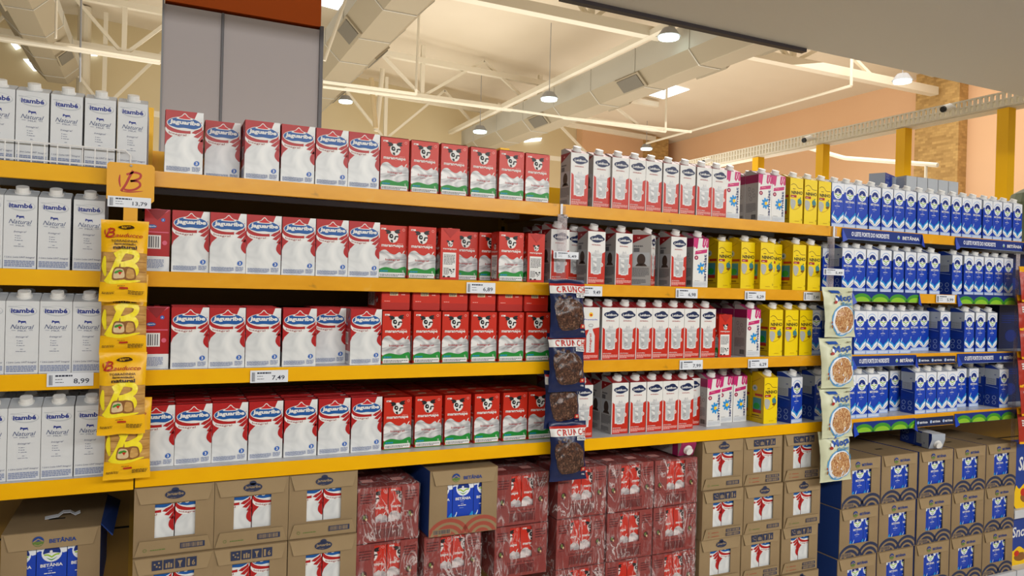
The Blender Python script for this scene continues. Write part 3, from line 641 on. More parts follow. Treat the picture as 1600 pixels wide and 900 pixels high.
duct(6.45, .70, 5.02, 4.68, 4.50, 1.9, 13.4, 'cream air duct nearest the peach wall', [(5.7, 1), (6.9, -1), (7.9, 1), (9.8, -1), (4.5, 1)])
duct(2.65, .86, 5.35, 5.12, 4.9, 1.9, 13.4, 'cream air duct between grey column and far lamps', [(8.0, -1), (9.0, 1), (11.6, 1)])
duct(-1.62, .72, 5.35, 5.16, 4.95, 1.9, 13.2, 'cream air duct above the pale grey cartons', [(9.0, -1), (11.6, 1)])
# rail under the second duct
m = MB(); m.box(5.86, 2, 4.96, 5.95, 13.6, 5.04, 'cream_metal'); tag(m.build('roof_beam'), 'slim cream beam running beside the air duct', 'beam')
# pipes
def pipe(pts, r, name, label, mt='cream_metal'):
    m = MB()
    for a, b in zip(pts[:-1], pts[1:]): m.tube(a, b, r, mt, 8)
    return tag(m.build(name), label, 'pipe')
pipe([at_y(505, 128, 8.2), at_y(650, 147, 8.2), at_y(653, 62, 8.2), at_y(654, 48, 8.2)+Vector((0,0,.35))], .02, 'sprinkler_pipe', 'thin white pipe bending upward behind the grey column')
pipe([at_y(505, 136, 8.0), at_y(800, 172, 8.0), at_y(1040, 206, 8.0), at_y(1040, 206, 8.0)+Vector((0, 0, 1.5))], .017, 'water_pipe', 'long thin white pipe crossing below the roof')
pipe([at_z(880, 184, 4.3), at_z(1080, 206, 4.3)], .022, 'water_pipe', 'short white pipe ending at the sprinkler line')
pipe([at_x(1010, 224, 9.5), at_x(1330, 134, 9.5), Vector((9.5, at_x(1330, 134, 9.5).y, roof_z(9.5)-.015))], .022, 'sprinkler_pipe', 'white sprinkler pipe in front of the peach wall')
pipe([Vector((at_y(125, 8, 9.0).x, 9.0, roof_z(-.8))), at_y(125, 128, 9.0)], .012, 'hanger_rod', 'thin dark rod hanging beside the steel column', 'steel')
pipe([Vector((at_y(87, 8, 8.0).x, 8.0, roof_z(-.8))), at_y(87, 60, 8.0)], .014, 'hanger_rod', 'thin pale rod hanging left of the steel column')
pipe([at_y(-60, 49, 8.4), at_y(250, 98, 8.4)], .03, 'water_pipe', 'pale pipe crossing behind the leftmost air duct')
pipe([at_x(1255, 229, 8.5), at_x(1320, 247, 8.5), at_x(1465, 258, 8.5)], .028, 'handrail', 'white rail seen behind the yellow posts')
pipe([at_x(1447, 258, 8.5), Vector((8.5, at_x(1447, 258, 8.5).y, 0))], .018, 'rail_post', 'short white post under the far rail')
pipe([at_y(540, 0, 7.5), at_y(507, 95, 7.5)], .02, 'hanger_rod', 'slanting pale rod beside the bright skylight')
pipe([at_y(580, 122, 12), at_y(587, 200, 12)], .05, 'roof_brace', 'dark brace leaning behind the oval badge cartons', 'pillar_trim')
pipe([at_y(598, 108, 12.2), at_y(588, 205, 12.2)], .05, 'roof_brace', 'pale brace crossing the darker leaning brace')

# lamps
def bay_lamp(px, py, Y, label):
    p = at_y(px, py, Y); z = p.z
    t = link('high_bay_lamp', None, None, p); tag(t, label, 'lamp', None)
    m = MB(); m.tube((0, 0, .0), (0, 0, .1), .15, 'steel', 14, .08); m.build('housing', t)
    m = MB(); m.tube((0, 0, -.03), (0, 0, -.001), .13, 'lamp_glow', 14); m.build('lens', t)
    m = MB(); m.tube((0, 0, .1), (0, 0, roof_z(p.x)-z), .006, 'steel', 6); m.build('hanger_rod', t)
for a in [(1045, 57, 5.6, 'glowing high bay lamp hanging at the nearest truss'), (858, 154, 8.6, 'glowing high bay lamp beside the right air duct'),
          (750, 205, 11.5, 'glowing high bay lamp beyond the duct, above cow cartons'), (1410, 126, 5.6, 'glowing lamp beside the tan brick pillar'),
          (1010, 232, 12.3, 'glowing lamp hanging in the far corner'), (540, 158, 12.6, 'glowing lamp just right of the grey column')]:
    bay_lamp(*a)
def strip_light(x0, x1, y0, y1, label, name='skylight', z=None, mt='daylight'):
    t = MB(); zz = [roof_z(x)-.02 for x in (x0, x1)] if z is None else [z, z]
    vs = [(x0, y0, zz[0]), (x1, y0, zz[1]), (x1, y1, zz[1]), (x0, y1, zz[0])]; vs += [(a, b, c+.012) for a, b, c in vs]
    t.add(vs, [(0, 3, 2, 1), (4, 5, 6, 7), (0, 1, 5, 4), (1, 2, 6, 5), (2, 3, 7, 6), (3, 0, 4, 7)], mt)
    o = t.build(name); tag(o, label, 'skylight'); return o
strip_light(9.12, 9.5, 9.75, 10.6, 'bright rectangular ceiling light below the grey soffit', 'ceiling_light')
strip_light(1.75, 3.1, 8.6, 10.4, 'bright skylight panel above the grey column')
def wall_glow(pts, Y, label):
    P = [at_y(x, y, Y) for x, y in pts]; m = MB(); Q = [p + Vector((0, .05, 0)) for p in P]
    m.add(P+Q, [(0, 1, 2, 3), (7, 6, 5, 4), (0, 4, 5, 1), (1, 5, 6, 2), (2, 6, 7, 3), (3, 7, 4, 0)], 'daylight'); tag(m.build('high_window'), label, 'window')
wall_glow([(102, 82), (152, 87), (150, 71), (98, 66)], 13.93, 'bright high window behind the round steel column')
wall_glow([(14, 64), (20, 62), (32, 74), (24, 77)], 13.93, 'small slanted bright window at far left')
wall_glow([(36, 92), (44, 92), (58, 110), (52, 110)], 13.93, 'narrow bright window beside the leftmost duct')
wall_glow([(820, 222), (845, 220), (847, 215), (822, 217)], 13.93, 'bright fluorescent tube beneath the far end of the duct')

# cable tray, posts, security cameras
TX = 6.0
m = MB(); y0, y1 = .6, 6.2
m.box(TX-.02, y0, 3.10, TX, y1, 3.112, 'cream_metal'); m.box(TX-.02, y0, 3.205, TX, y1, 3.217, 'cream_metal'); m.box(TX-.02, y0, 3.152, TX, y1, 3.160, 'cream_metal')
m.box(TX, y0, 3.09, TX+.13, y1, 3.10, 'cream_metal'); m.box(TX+.12, y0, 3.10, TX+.13, y1, 3.2, 'cream_metal')
k = y0
while k < y1: m.box(TX-.021, k, 3.11, TX-.001, k+.022, 3.206, 'cream_metal'); k += .045
tag(m.build('cable_tray'), 'perforated cream cable tray resting on the yellow posts', 'cable tray')
for i, (Y, lb) in enumerate([(1.47, 'nearest and tallest looking yellow post, at far right'), (2.36, 'yellow post just left of the brick pillar'), (3.26, 'yellow post above the yellow cartons'), (4.15, 'farthest yellow post, above the magenta cartons')]):
    m = MB(); m.box(TX-.01, Y-.045, 0, TX+.08, Y+.045, 3.09, 'post_yellow'); m.box(TX-.03, Y-.07, 0, TX+.1, Y+.07, .01, 'post_yellow'); tag(m.build('steel_post'), lb, 'post')
for px, py, lb in [(1264, 220, 'white security camera on tray above the yellow cartons'), (1482, 172, 'white security camera on tray beside the brick pillar'), (1106, 254, 'small white camera at the far end of the tray')]:
    p = at_x(px, py, TX-.1)
    t = link('security_camera', None, None, p); tag(t, lb, 'camera')
    m = MB(); m.tube((-.06, 0, 0), (.02, 0, .03), .03, 'camera_white', 12); m.tube((.02, 0, .03), (.085, 0, .03), .012, 'camera_white', 8); m.build('camera_body', t, smooth=False)
    m = MB(); m.tube((-.075, 0, -.005), (-.06, 0, 0), .024, 'black', 12); m.build('lens', t)

# ------------------------------------------------------------------ gondola
BAY = [-1.25, 0.0, 1.25, 2.50, 3.765, 5.0]
g = link('gondola_frame', None, None, (1.25, .45, 0)); tag(g, 'yellow steel gondola frame carrying all the milk shelves', 'shelving')
for i, bx in enumerate(BAY):
    m = MB(); m.box(bx-1.25-.02, .012, 0, bx-1.25+.02, .07, ZA, 'frame_yellow_shaded'); m.box(bx-1.25-.02, .012, ZA, bx-1.25+.02, .07, 2.13, 'post_yellow')  # same yellow upright: shade painted in below the top shelf, bright above
    for k in range(36): m.box(bx-1.25-.006, .0085, .2+k*.05, bx-1.25+.006, .0122, .225+k*.05, 'slot_black')
    m.build('upright', g)
for i in range(5):
    m = MB(); m.box(BAY[i]-1.25+.02, .0125, .1, BAY[i+1]-1.25-.02, .045, ZA-.0005, 'back_yellow_shaded')
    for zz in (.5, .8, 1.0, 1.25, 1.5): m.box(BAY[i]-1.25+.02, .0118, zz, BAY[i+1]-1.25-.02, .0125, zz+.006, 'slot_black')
    if i in (1, 2): m.box(BAY[i]-1.25+.02, .03, ZA, BAY[i+1]-1.25-.02, .045, ZA+.125, 'post_yellow')
    m.build('back_panel', g)
    m = MB(); m.box(BAY[i]-1.25+.004, -.46, .0, BAY[i+1]-1.25-.004, .01, ZBASE-.045, 'frame_yellow_shaded'); m.box(BAY[i]-1.25+.004, -.47, ZBASE-.045, BAY[i+1]-1.25-.004, .01, ZBASE, 'shelf_top'); m.build('base_deck', g)
SH = {'top': ZA, 'second': ZB, 'third': ZC, 'fourth': ZD}
BN = ['left bay of pale grey cartons', 'bay of red cartons', 'bay of white and yellow cartons', 'bay of blue cartons', 'far right bay']
for bi in range(5):
    for sn, z in SH.items():
        zz = z - (.004 if bi == 0 else 0)
        t = link('shelf', None, None, ((BAY[bi]+BAY[bi+1])/2, .0, zz)); hw = (BAY[bi+1]-BAY[bi])/2-.002
        lab = sn + ' shelf in the ' + BN[bi]
        tag(t, 'yellow lipped steel ' + lab if bi < 3 else 'steel ' + lab, 'shelf', 'gondola shelves')
        m = MB(); m.box(-hw, .0016, -.014, hw, .457, 0, 'shelf_top'); m.box(-hw, .10, -.03, hw, .12, -.014, 'shelf_top'); m.box(-hw, .30, -.03, hw, .32, -.014, 'shelf_top'); m.build('shelf_panel', t)
        worn_glare = (sn in ('top', 'second') and bi in (1, 2)) or bi == 3 or (bi == 2 and sn == 'third')  # lips that get the wear and painted glare colour
        m = MB(); lm = 'lip_worn_glare' if worn_glare else 'lip_yellow'
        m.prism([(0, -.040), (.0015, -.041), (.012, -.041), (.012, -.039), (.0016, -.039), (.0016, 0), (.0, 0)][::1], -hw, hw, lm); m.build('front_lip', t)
        for s_ in (-1, 1):
            m = MB(); x = s_*(hw-.004); m.add([(x, .02, -.014), (x, .44, -.014), (x, .44, -.037), (x, .30, -.037), (x, .02, -.03)] + [(x-s_*.002, .02, -.014), (x-s_*.002, .44, -.014), (x-s_*.002, .44, -.037), (x-s_*.002, .30, -.037), (x-s_*.002, .02, -.03)],
                  [(0, 1, 2, 3, 4), (9, 8, 7, 6, 5), (0, 5, 6, 1), (1, 6, 7, 2), (2, 7, 8, 3), (3, 8, 9, 4), (4, 9, 5, 0)], 'frame_yellow_shaded'); m.build('bracket', t)

# ------------------------------------------------------------------ cartons on the shelves: (kind, left px, right px, y of the front, turn)
T = R_
ROWS = {
 'top': [('I',-30,22,.03),('I',24,76,.03),('I',78,129,.03),('I',131,181,.03),('I',183,230,.03),
   ('J',257,318,.003),('J',320,375,.088),('J',382,437,.02),('J',439,492,.02),('J',494,543,.02),('J',545,592,.02),
   ('M',594,639,.02),('M',641,686,.02),('M',688,731,.02),('M',734,776,.02),('M',779,819,.02),('M',821,858,.02),
   ('L',889,921,.02),('L',927,954,.03),('L',955,982,.02),('L',984,1007,.02),('L',1008,1034,.02),('L',1036,1060,.02),('L',1061,1087,.02),('L',1089,1111,.02),('L',1112,1135,.02),
   ('P',1136,1154,.03),('P',1185,1205,.02),('P',1206,1226,.02),('N',1233,1255,.02),('N',1256,1277,.02),('N',1278,1298,.02)]
   + [('B',a,b,.02) for a, b in [(1301,1317),(1318,1336),(1337,1356),(1357,1376),(1377,1395),(1396,1413),(1414,1431),(1433,1450),(1451,1467),(1468,1485),(1486,1502),(1503,1518),(1518,1533),(1536,1550),(1551,1565),(1566,1581),(1582,1597)]],
 'second': [('I',-48,3,.02),('I',5,57,.02),('I',59,110,.02),('I',113,164,.02),
   ('j',235,268,.03),('J',270,322,.02),('J',326,381,.012),('J',383,438,.015),('J',441,492,.02),('J',495,543,.02),('J',546,593,.02),
   ('M',593,633,.035),('M',637,680,.02),('m',688,718,.012),('M',718,747,.11),('M',748,776,.10),('M',778,819,.02),('m',823,852,.015),
   ('L',861,888,.02),('L',889,911,.09),('L',917,946,.01),('L',960,989,.012),('L',1008,1032,.02,T(42)),('L',1048,1072,.012),('P',1082,1107,.012),
   ('N',1128,1147,.10),('N',1160,1180,.05),('N',1181,1202,.02),('N',1203,1219,.07),('N',1237,1260,.02),('N',1260,1284,.02),
   ('B',1286,1302,.10),('B',1316,1333,.03),('B',1334,1352,.03),('B',1354,1372,.03),('B',1373,1393,.02),('B',1394,1413,.03),('B',1414,1431,.03),('B',1432,1449,.03),('B',1450,1470,.02),('B',1487,1503,.03),('B',1506,1521,.03),('B',1522,1536,.03),('B',1538,1552,.03),('B',1553,1567,.03),('B',1568,1582,.03)],
 'third': [('I',-42,8,.012),('I',10,59,.012),('I',61,110,.012),('I',112,159,.012),
   ('j',234,261,.02),('J',265,323,.010),('J',325,382,.012),('J',384,439,.014),('J',443,495,.012,T(-3)),('J',492,537,.07),('J',548,594,.014),
   ('M',597,641,.015),('M',645,689,.015),('M',690,732,.015),('M',735,776,.015),('M',780,817,.015),('M',822,858,.015),
   ('O',909,936,.015),('L',941,967,.015),('L',968,993,.015),('L',994,1018,.015),('L',1019,1043,.015),('L',1044,1068,.015),('L',1069,1092,.015),('L',1094,1118,.015),('m',1121,1145,.012),
   ('P',1164,1190,.012),('N',1200,1224,.012),('N',1226,1247,.012),('N',1248,1270,.012),('B',1275,1296,.05),
   ('B',1298,1315,.03),('B',1317,1333,.03),('B',1330,1347,.012),('B',1348,1365,.012),('B',1366,1384,.012),('B',1385,1402,.012),('B',1403,1420,.012),('B',1421,1435,.09),('B',1437,1449,.10),('B',1469,1484,.05),('B',1507,1521,.015),('B',1523,1540,.015),('B',1541,1559,.015)],
 'fourth': [('I',-42,10,.022),('I',12,62,.022),('I',64,114,.022),('I',116,165,.022),
   ('J',215,271,.045),('J',273,330,.045),('J',332,386,.045),('J',388,442,.045),('J',444,495,.045),('J',497,547,.045),('J',549,596,.045),
   ('M',598,644,.05),('M',646,692,.05),('M',694,736,.05),('M',739,782,.05),('M',784,825,.05),('M',827,860,.05),
   ('L',898,926,.02),('L',954,983,.042),('L',984,1009,.042),('L',1010,1036,.042),('L',1037,1062,.042),('L',1063,1088,.042),('L',1075,1095,.09),('P',1094,1118,.05),('P',1123,1145,.10),('P',1146,1166,.10),
   ('N',1194,1214,.03),('B',1233,1256,.010,T(8)),('B',1272,1292,.03),('B',1297,1314,.03),('B',1316,1335,.012),('B',1336,1355,.012),('B',1356,1374,.012),('B',1370,1387,.075),('B',1389,1407,.10),
   ('B',1429,1446,.010),('B',1446,1463,.010),('B',1464,1480,.010),('B',1480,1494,.010),('B',1494,1510,.085),('B',1511,1531,.075),('B',1560,1576,.012)],
}
DEPTH = {'top': {'I': 1, 'J': 2, 'M': 1, 'L': 1, 'P': 2, 'N': 1, 'B': 2}, 'second': {'I': 2, 'J': 2, 'M': 2, 'L': 3, 'P': 2, 'N': 2, 'B': 1},
         'third': {'I': 2, 'J': 3, 'M': 2, 'L': 2, 'P': 3, 'N': 2, 'B': 2, 'O': 2}, 'fourth': {'I': 3, 'J': 5, 'M': 5, 'L': 4, 'P': 3, 'N': 3, 'B': 2}}
SHN = {'top': 'top shelf', 'second': 'second shelf', 'third': 'third shelf', 'fourth': 'fourth shelf'}
rj = random.Random(3)
for sn, row in ROWS.items():
    z = SH[sn] + .0005
    items = []
    for it in row:
        k, a, b, Y = it[:4]; turn = it[4] if len(it) > 4 else 0
        K = KIND[k.upper()]; side = k.islower(); k = k.upper()
        zm = z + .08
        x = (x_at(a, Y, zm) + x_at(b, Y, zm))/2
        wv = K['d'] if side else K['w']
        items.append([k, x, Y, turn, side, wv])
    items.sort(key=lambda i: i[1])
    # keep neighbours that stand at about the same depth from touching through each other
    for _ in range(30):
        for i in range(len(items)-1):
            p, q = items[i], items[i+1]
            if abs(p[2]-q[2]) < .06 or 1:
                dep = .066
                if abs(p[2]-q[2]) >= dep: continue
                need = (p[5]+q[5])/2 + (.0012 if not (p[3] or q[3]) else .006)
                if p[4] or q[4]: need += .0035
                gap = q[1]-p[1]
                if gap < need: d = (need-gap)/2; p[1] -= d; q[1] += d
    items = [i for i in items if i[1] < 3.76]
    cnt = {}
    for (k, x, Y, turn, side, wv) in items:
        K = KIND[k]; key = k; cnt[key] = cnt.get(key, 0)+1; o_ = ORD[min(cnt[key], 19)]
        zr = z - (.004 if x < 0 else 0)
        jit = 0 if turn or side else rj.uniform(-.012, .012)
        if side:
            # turned a quarter so that the narrow side faces out
            lab = K['txt'] + ' turned sideways, ' + o_ + ' along the ' + SHN[sn]
            o = carton(k, x - K['d']/2, Y + K['w']/2 + .0, zr, R_(-90), lab)
            o.location = (x - K['d']/2 + 0, Y + K['w']/2, zr); o.rotation_euler = (0, 0, R_(-90))
            continue
        lab = K['txt'] + ', ' + o_ + ' from left on the ' + SHN[sn]
        o = carton(k, x, Y, zr, turn + jit*.5, lab)
        n = DEPTH[sn].get(k, 1)
        if sn == 'top' and k == 'I' and cnt[key] == 5: n = 4
        if sn == 'top' and k == 'B' and 4 < cnt[key] < 13: n = 3
        if turn: continue
        yy = Y
        for j in range(1, n):
            yy += K['d'] + rj.uniform(.002, .005)
            if yy + K['d'] > .452: break
            clash = [i for i in items if i[1] != x and abs(i[1]-x) < (i[5]+wv)/2+.001 and yy - .001 < i[2] + (KIND[i[0]]['w'] if i[4] else .071) and yy + K['d'] > i[2]]
            if clash: 
                yy = max(i[2] + (KIND[i[0]]['w'] if i[4] else .071) for i in clash) + .003
                if yy + K['d'] > .45: break
            lab = K['txt'] + ', ' + o_ + ' from left, ' + {1: 'second', 2: 'third', 3: 'fourth', 4: 'fifth', 5: 'sixth'}[j] + ' row back, ' + SHN[sn]
            carton(k, x, yy, zr, 0, lab)
# a second layer of cow cartons lying on their backs on the third shelf
for i, (a, b) in enumerate([(597,641),(645,689),(690,732),(735,776),(780,817),(822,856)]):
    x = (x_at(a, .02, ZC+.19)+x_at(b, .02, ZC+.19))/2
    carton('M', x, .187, ZC+.1635, 0, 'red cow emblem carton lying flat on the row, ' + ORD[i+1] + ' from left', R_(90))

# ------------------------------------------------------------------ cases under the lowest shelf
def hollow(m, W, H, D, u0, u1, v0, v1, board, edge, side, top, th=.0035):
    w2 = W/2; a, b, c, d = -w2+u0*W, -w2+u1*W, v0*H, v1*H
    m.box(-w2, 0, 0, a, th, H, board); m.box(b, 0, 0, w2, th, H, board)
    m.box(a, 0, 0, b, th, c, board); m.box(a, 0, d, b, th, H, board)
    m.box(-w2, th, 0, -w2+th, D, H, board, {'left': side}); m.box(w2-th, th, 0, w2, D, H, board, {'right': side})
    m.box(-w2+th, th, 0, w2-th, D, .001, board); m.box(-w2+th, th, H-.001, w2-th, D, H, board, {'top': top}); m.box(-w2+th, D-th, .002, w2-th, D, H-.002, board)
def flap_mesh(name, W, h, board, edge, art, up=False, slant=.012, th=.0022):
    """a folded cardboard tongue: trapezoid, narrower at its free edge"""
    m = MB(); w2 = W/2
    q = [(-w2, 0), (w2, 0), (w2-slant, -h), (-w2+slant, -h)] if not up else [(-w2+slant, h), (w2-slant, h), (w2, 0), (-w2, 0)]
    lift = .003
    f = [(x, -th-(lift if (abs(z) == h) else 0), z) for x, z in q]; bk = [(x, -(lift if (abs(z) == h) else 0), z) for x, z in q]
    m.add(f, [(3, 2, 1, 0)], board); m.add(f+bk, [(4, 5, 6, 7), (0, 1, 5, 4), (1, 2, 6, 5), (2, 3, 7, 6), (3, 0, 4, 7)], edge)
    z0 = -h if not up else 0
    if art: art.put(m, (-w2, -th-lift, z0), (1, 0, 0), (0, 0, 1), base=.0004)
    return m.mesh(name)
JW, JH, JD = .1955, .1825, .395
def j_top(v):
    W, h = JW*1000-6, 42; A = Art(W, h)
    if v == 0:
        A.ell(W/2, h*.50, 25, 12, 'case_ink'); A.ell(W/2, h*.80, 9, 6, 'case_ink', keep=True); A.text('Jaguaribe', W/2, h*.52, 41, 10, 'kraft_flap', .03); A.lines(W/2-12, h*.28, 24, 2, 1, 'kraft', 3)
    else:
        for k in range(4):
            x = 42+k*28; A.rect(x, 9, 25, 26, 'case_ink', k > 0)
        A.L += 1
        for (dx, dy) in ((7, 22), (17, 25), (12, 16), (19, 14)): A.ell(42+dx, 9+dy-6, 2.4, 2.4, 'kraft_flap', n=8, keep=True)
        A.rect(75, 13, 4, 12, 'kraft_flap', True); A.rect(81, 13, 4, 14, 'kraft_flap', True); A.rect(87, 13, 4, 11, 'kraft_flap', True)
        A.poly([(104, 29), (116, 29), (112, 21), (111, 14), (114, 12), (106, 12), (109, 14), (108, 21)], 'kraft_flap', True)
        A.rect(129, 12, 5, 19, 'kraft_flap', True); A.text('6', 143, 20, 8, 14, 'kraft_flap', .02)
    return A
def j_bottom(v):
    W, h = JW*1000-6, 40; A = Art(W, h)
    if v == 0:
        A.rect(W*.58, 12, W*.32, 15, 'case_ink'); A.bars(W*.60, 14, W*.28, 11, 14, 'kraft_flap', 3)
        A.lines(W*.2, 14, W*.3, 4, 1, 'case_green', 4); A.ring(W*.13, 16, 4, 4, 1, 'case_green', 8)
    else:
        A.lines(W*.2, 24, W*.28, 4, 1, 'case_red', 4); A.lines(W*.2, 10, W*.28, 4, 1, 'case_red', 7); A.ring(W*.13, 26, 3, 3, 1, 'case_red', 4); A.ring(W*.13, 12, 3, 3, 1, 'case_red', 4, keep=True)
        A.rect(W*.56, 22, W*.36, 11, 'case_ink'); A.bars(W*.58, 23.5, W*.32, 8, 14, 'kraft_flap', 3); A.rect(W*.56, 7, W*.36, 11, 'case_ink', True); A.bars(W*.58, 8.5, W*.32, 8, 14, 'kraft_flap', 5)
    return A
_m = MB(); hollow(_m, JW, JH, JD, .255, .76, .255, .745, 'kraft', 'kraft_edge', 'kraft', 'kraft', th=.0019); JCASE = _m.mesh('cardboard_case')
JT = [flap_mesh('top_flap', JW-.006, .042, 'kraft_flap', 'kraft_edge', j_top(v)) for v in (0, 1)]
JB = [flap_mesh('bottom_flap', JW-.006, .040, 'kraft_flap', 'kraft_edge', j_bottom(v), up=True) for v in (0, 1)]
BW, BH, BD = .226, .2030, .335
def b_front(colr):
    A = Art(BW*1000, BH*1000); W = BW*1000
    for cx in (W*.28, W*.78):
        for k, r in enumerate((64, 43, 22)):
            A.stroke([(cx+r*1.05*cos(R_(a)), -14+r*.95*sin(R_(a))) for a in range(0, 181, 12)], 12, colr, keep=True)
    A.rect(12, 5, 60, 16, 'kraft'); A.bars(15, 7, 54, 12, 20, 'case_ink', 3)
    return A.clip(1, 1, W-1, 58)
def b_top():
    W, h = BW*1000-10, 44; A = Art(W, h)
    A.ell(W*.36, h*.48, 13, 13, 'case_blue', a0=0, a1=180); A.ell(W*.36, h*.46, 13, 13, 'case_green', a0=180, a1=360, keep=True)
    A.stroke([(W*.36-11, h*.46), (W*.36, h*.62), (W*.36+11, h*.46)], 3, 'kraft_flap'); A.stroke([(W*.36-9, h*.3), (W*.36, h*.22), (W*.36+9, h*.3)], 2, 'kraft_flap', keep=True)
    A.text('BETÂNIA', W*.62, h*.46, 62, 13, 'case_blue', .03); return A
def b_case(colr):
    m = MB(); hollow(m, BW, BH, BD, .255, .765, .27, .80, 'kraft', 'kraft_edge', 'case_blue', 'kraft'); b_front(colr).put(m, (-BW/2, 0, 0), (1, 0, 0), (0, 0, 1))
    m.box(-.02, .10, BH, .02, .112, BH+.0004, 'slot_black')
    return m.mesh('cardboard_case')
BCASE = {'red': b_case('arc_red'), 'blue': b_case('case_ink')}
BT = flap_mesh('top_flap', BW-.01, .044, 'kraft_flap', 'kraft_edge', b_top())
MW, MH, MD = .190, .166, .385
def m_front():
    W, H = MW*1000, MH*1000; A = Art(W, H)
    A.text('Leite UHT Integral', W*.5, H*.27, W*.5, 9, 'pack_ink', .015)
    A.bars(W*.28, H*.06, W*.46, H*.15, 22, 'pack_ink', 3); A.stroke([(W*.27, H*.04), (W*.27, H*.22), (W*.75, H*.22), (W*.75, H*.04)], 2, 'pack_ink', keep=True)
    for cx in (.12, .86):
        A.ell(W*cx, H*.46, 10, 11, 'pack_ink'); A.ell(W*cx-2, H*.47, 4, 6, 'case_green'); A.ell(W*cx+4, H*.43, 3, 4, 'crumb', keep=True); A.lines(W*cx-13, H*.36, 26, 3, 1, 'pack_ink', 5)
    A.lines(W*.04, H*.72, W*.2, H*.2, 4, 'pack_ink', 6, .35); A.lines(W*.77, H*.72, W*.2, H*.2, 4, 'pack_ink', 8, .35); return A
_m = MB(); hollow(_m, MW, MH, MD, .285, .715, .34, .965, 'pack_board', 'pack_ink', 'pack_board', 'pack_board')
m_front().put(_m, (-MW/2, 0, 0), (1, 0, 0), (0, 0, 1))
for sx in (-.05, .045):
    for yy in (.06, .17, .28): _m.box(sx-.018, yy, MH, sx+.018, yy+.03, MH+.0004, 'pale_pink')
MPACK = _m.mesh('shrink_wrapped_pack')
def film_mesh(W, H, D, seed):
    bm = bmesh.new(); bmesh.ops.create_cube(bm, size=1)
    for v in bm.verts: v.co = Vector((v.co.x*W, (v.co.y+.5)*D, (v.co.z+.5)*H))
    bmesh.ops.subdivide_edges(bm, edges=bm.edges[:], cuts=14, use_grid_fill=True)
    for v in bm.verts:
        c = v.co.copy()
        # corners pull in, faces crease
        ex = abs(c.x)/(W/2); ez = abs(c.z-H/2)/(H/2)
        n = noise.noise(Vector((c.x*38+seed*9, c.y*20, c.z*30))) + .6*noise.noise(Vector((c.x*90, c.y*50+seed, c.z*80)))
        if c.y < D*.05: v.co.y += -.0035 - .003*n + .004*(ex**6 + ez**6)
        elif c.z > H*.98: v.co.z += .0012*n
        else: v.co.x += .0012*n*(1 if c.x > 0 else -1)
    for sx in (-1, 1):                      # loose gathered film standing off the front corners
        rows = []
        for k in range(13):
            z = H*k/12; bow = .010+.012*abs(k/12-.5)*2 + .004*noise.noise(Vector((seed, k*.9, sx)))
            rows.append([bm.verts.new((sx*(W/2-bow*1.6), -.006+.001*(k % 2), z)), bm.verts.new((sx*(W/2-bow*.9), -.011-.003*noise.noise(Vector((seed+2, k, sx))), z)), bm.verts.new((sx*(W/2-.001), -.003, z))])
        for a, b in zip(rows[:-1], rows[1:]):
            for i in (0, 1): bm.faces.new([a[i], a[i+1], b[i+1], b[i]])
    me = bpy.data.meshes.new('film_wrap'); bm.to_mesh(me); bm.free(); me.materials.append(MATS['wrap_film'])
    me.polygons.foreach_set('use_smooth', [True]*len(me.polygons)); return me
FILMS = [film_mesh(MW+.007, MH+.0015, MD+.005, s_) for s_ in range(4)]
def frame_bottom(x, Y):
    p = CAM; best = None
    for px in (x_at(0, Y, .6),): pass
    d = Vector((x, Y, .8))-CAM; z = .8
    for _ in range(6):
        d = Vector((x, Y, z))-CAM; q = d.dot(FW); py = 450 - F_PX*d.dot(UP)/q; z -= (900-py)*q/F_PX
    return z
def place_name(r, c, kind): return ('top' if r == 0 else ORD[r+1]) + ' layer, ' + ORD[c+1] + ' from left'
rc = random.Random(5)
def j_case(x, z, Y, v, lab):
    o = link('cardboard_case', JCASE, None, (x, Y, z), (0, 0, rc.uniform(-.003, .003))); tag(o, lab, 'cardboard box', 'kraft cases of red and white cartons')
    link('top_flap', JT[v], o, (0, -.0005, JH-.001)); link('bottom_flap', JB[v], o, (0, -.0005, .002))
    return o
def fill(o, kind, n, wv, lab, dz):
    for i in range(n):
        dx = (i-(n-1)/2)*wv
        ca, sa = cos(o.rotation_euler.z), sin(o.rotation_euler.z); yy = .0085
        carton(kind, o.location.x+dx*ca-yy*sa, o.location.y+dx*sa+yy*ca, o.location.z+dz, o.rotation_euler.z, KIND[kind]['txt'].split(' with')[0] + ' in window ' + (['left', 'right'] if n == 2 else ['left', 'middle', 'right'])[i] + ' of ' + lab, cap=False)
def rows_for(x, Y, pitch, k0):
    out = []; k = k0; fb = frame_bottom(x, Y)
    while k > 0 and ZBASE + pitch*k > fb + .012: out.append(k); k -= 1
    return out
for bay, cols in (('left', [.0985, .2950, .4915]), ('right', [1.974, 2.173, 2.379])):
    for c, x in enumerate(cols):
        for r, k in enumerate(rows_for(x, 0, .1835, 4)):
            lab = 'kraft case in ' + bay + ' group, ' + place_name(r, c, 0)
            v = (r % 2) if (bay == 'left' or c == 0) else ((r+1) % 2 if c == 1 else (1-r % 2))
            if bay == 'left' and c == 2: v = 0
            o = j_case(x + rc.uniform(-.001, .001), ZBASE + .1835*(k-1) + .0005, (-.004 if r % 2 else .004) + (0 if bay == 'left' else .0), v, 'kraft case of red and white cartons, ' + bay + ' group, ' + place_name(r, c, 0))
            fill(o, 'J', 2, .0955, bay + ' kraft case, ' + place_name(r, c, 0), .005)
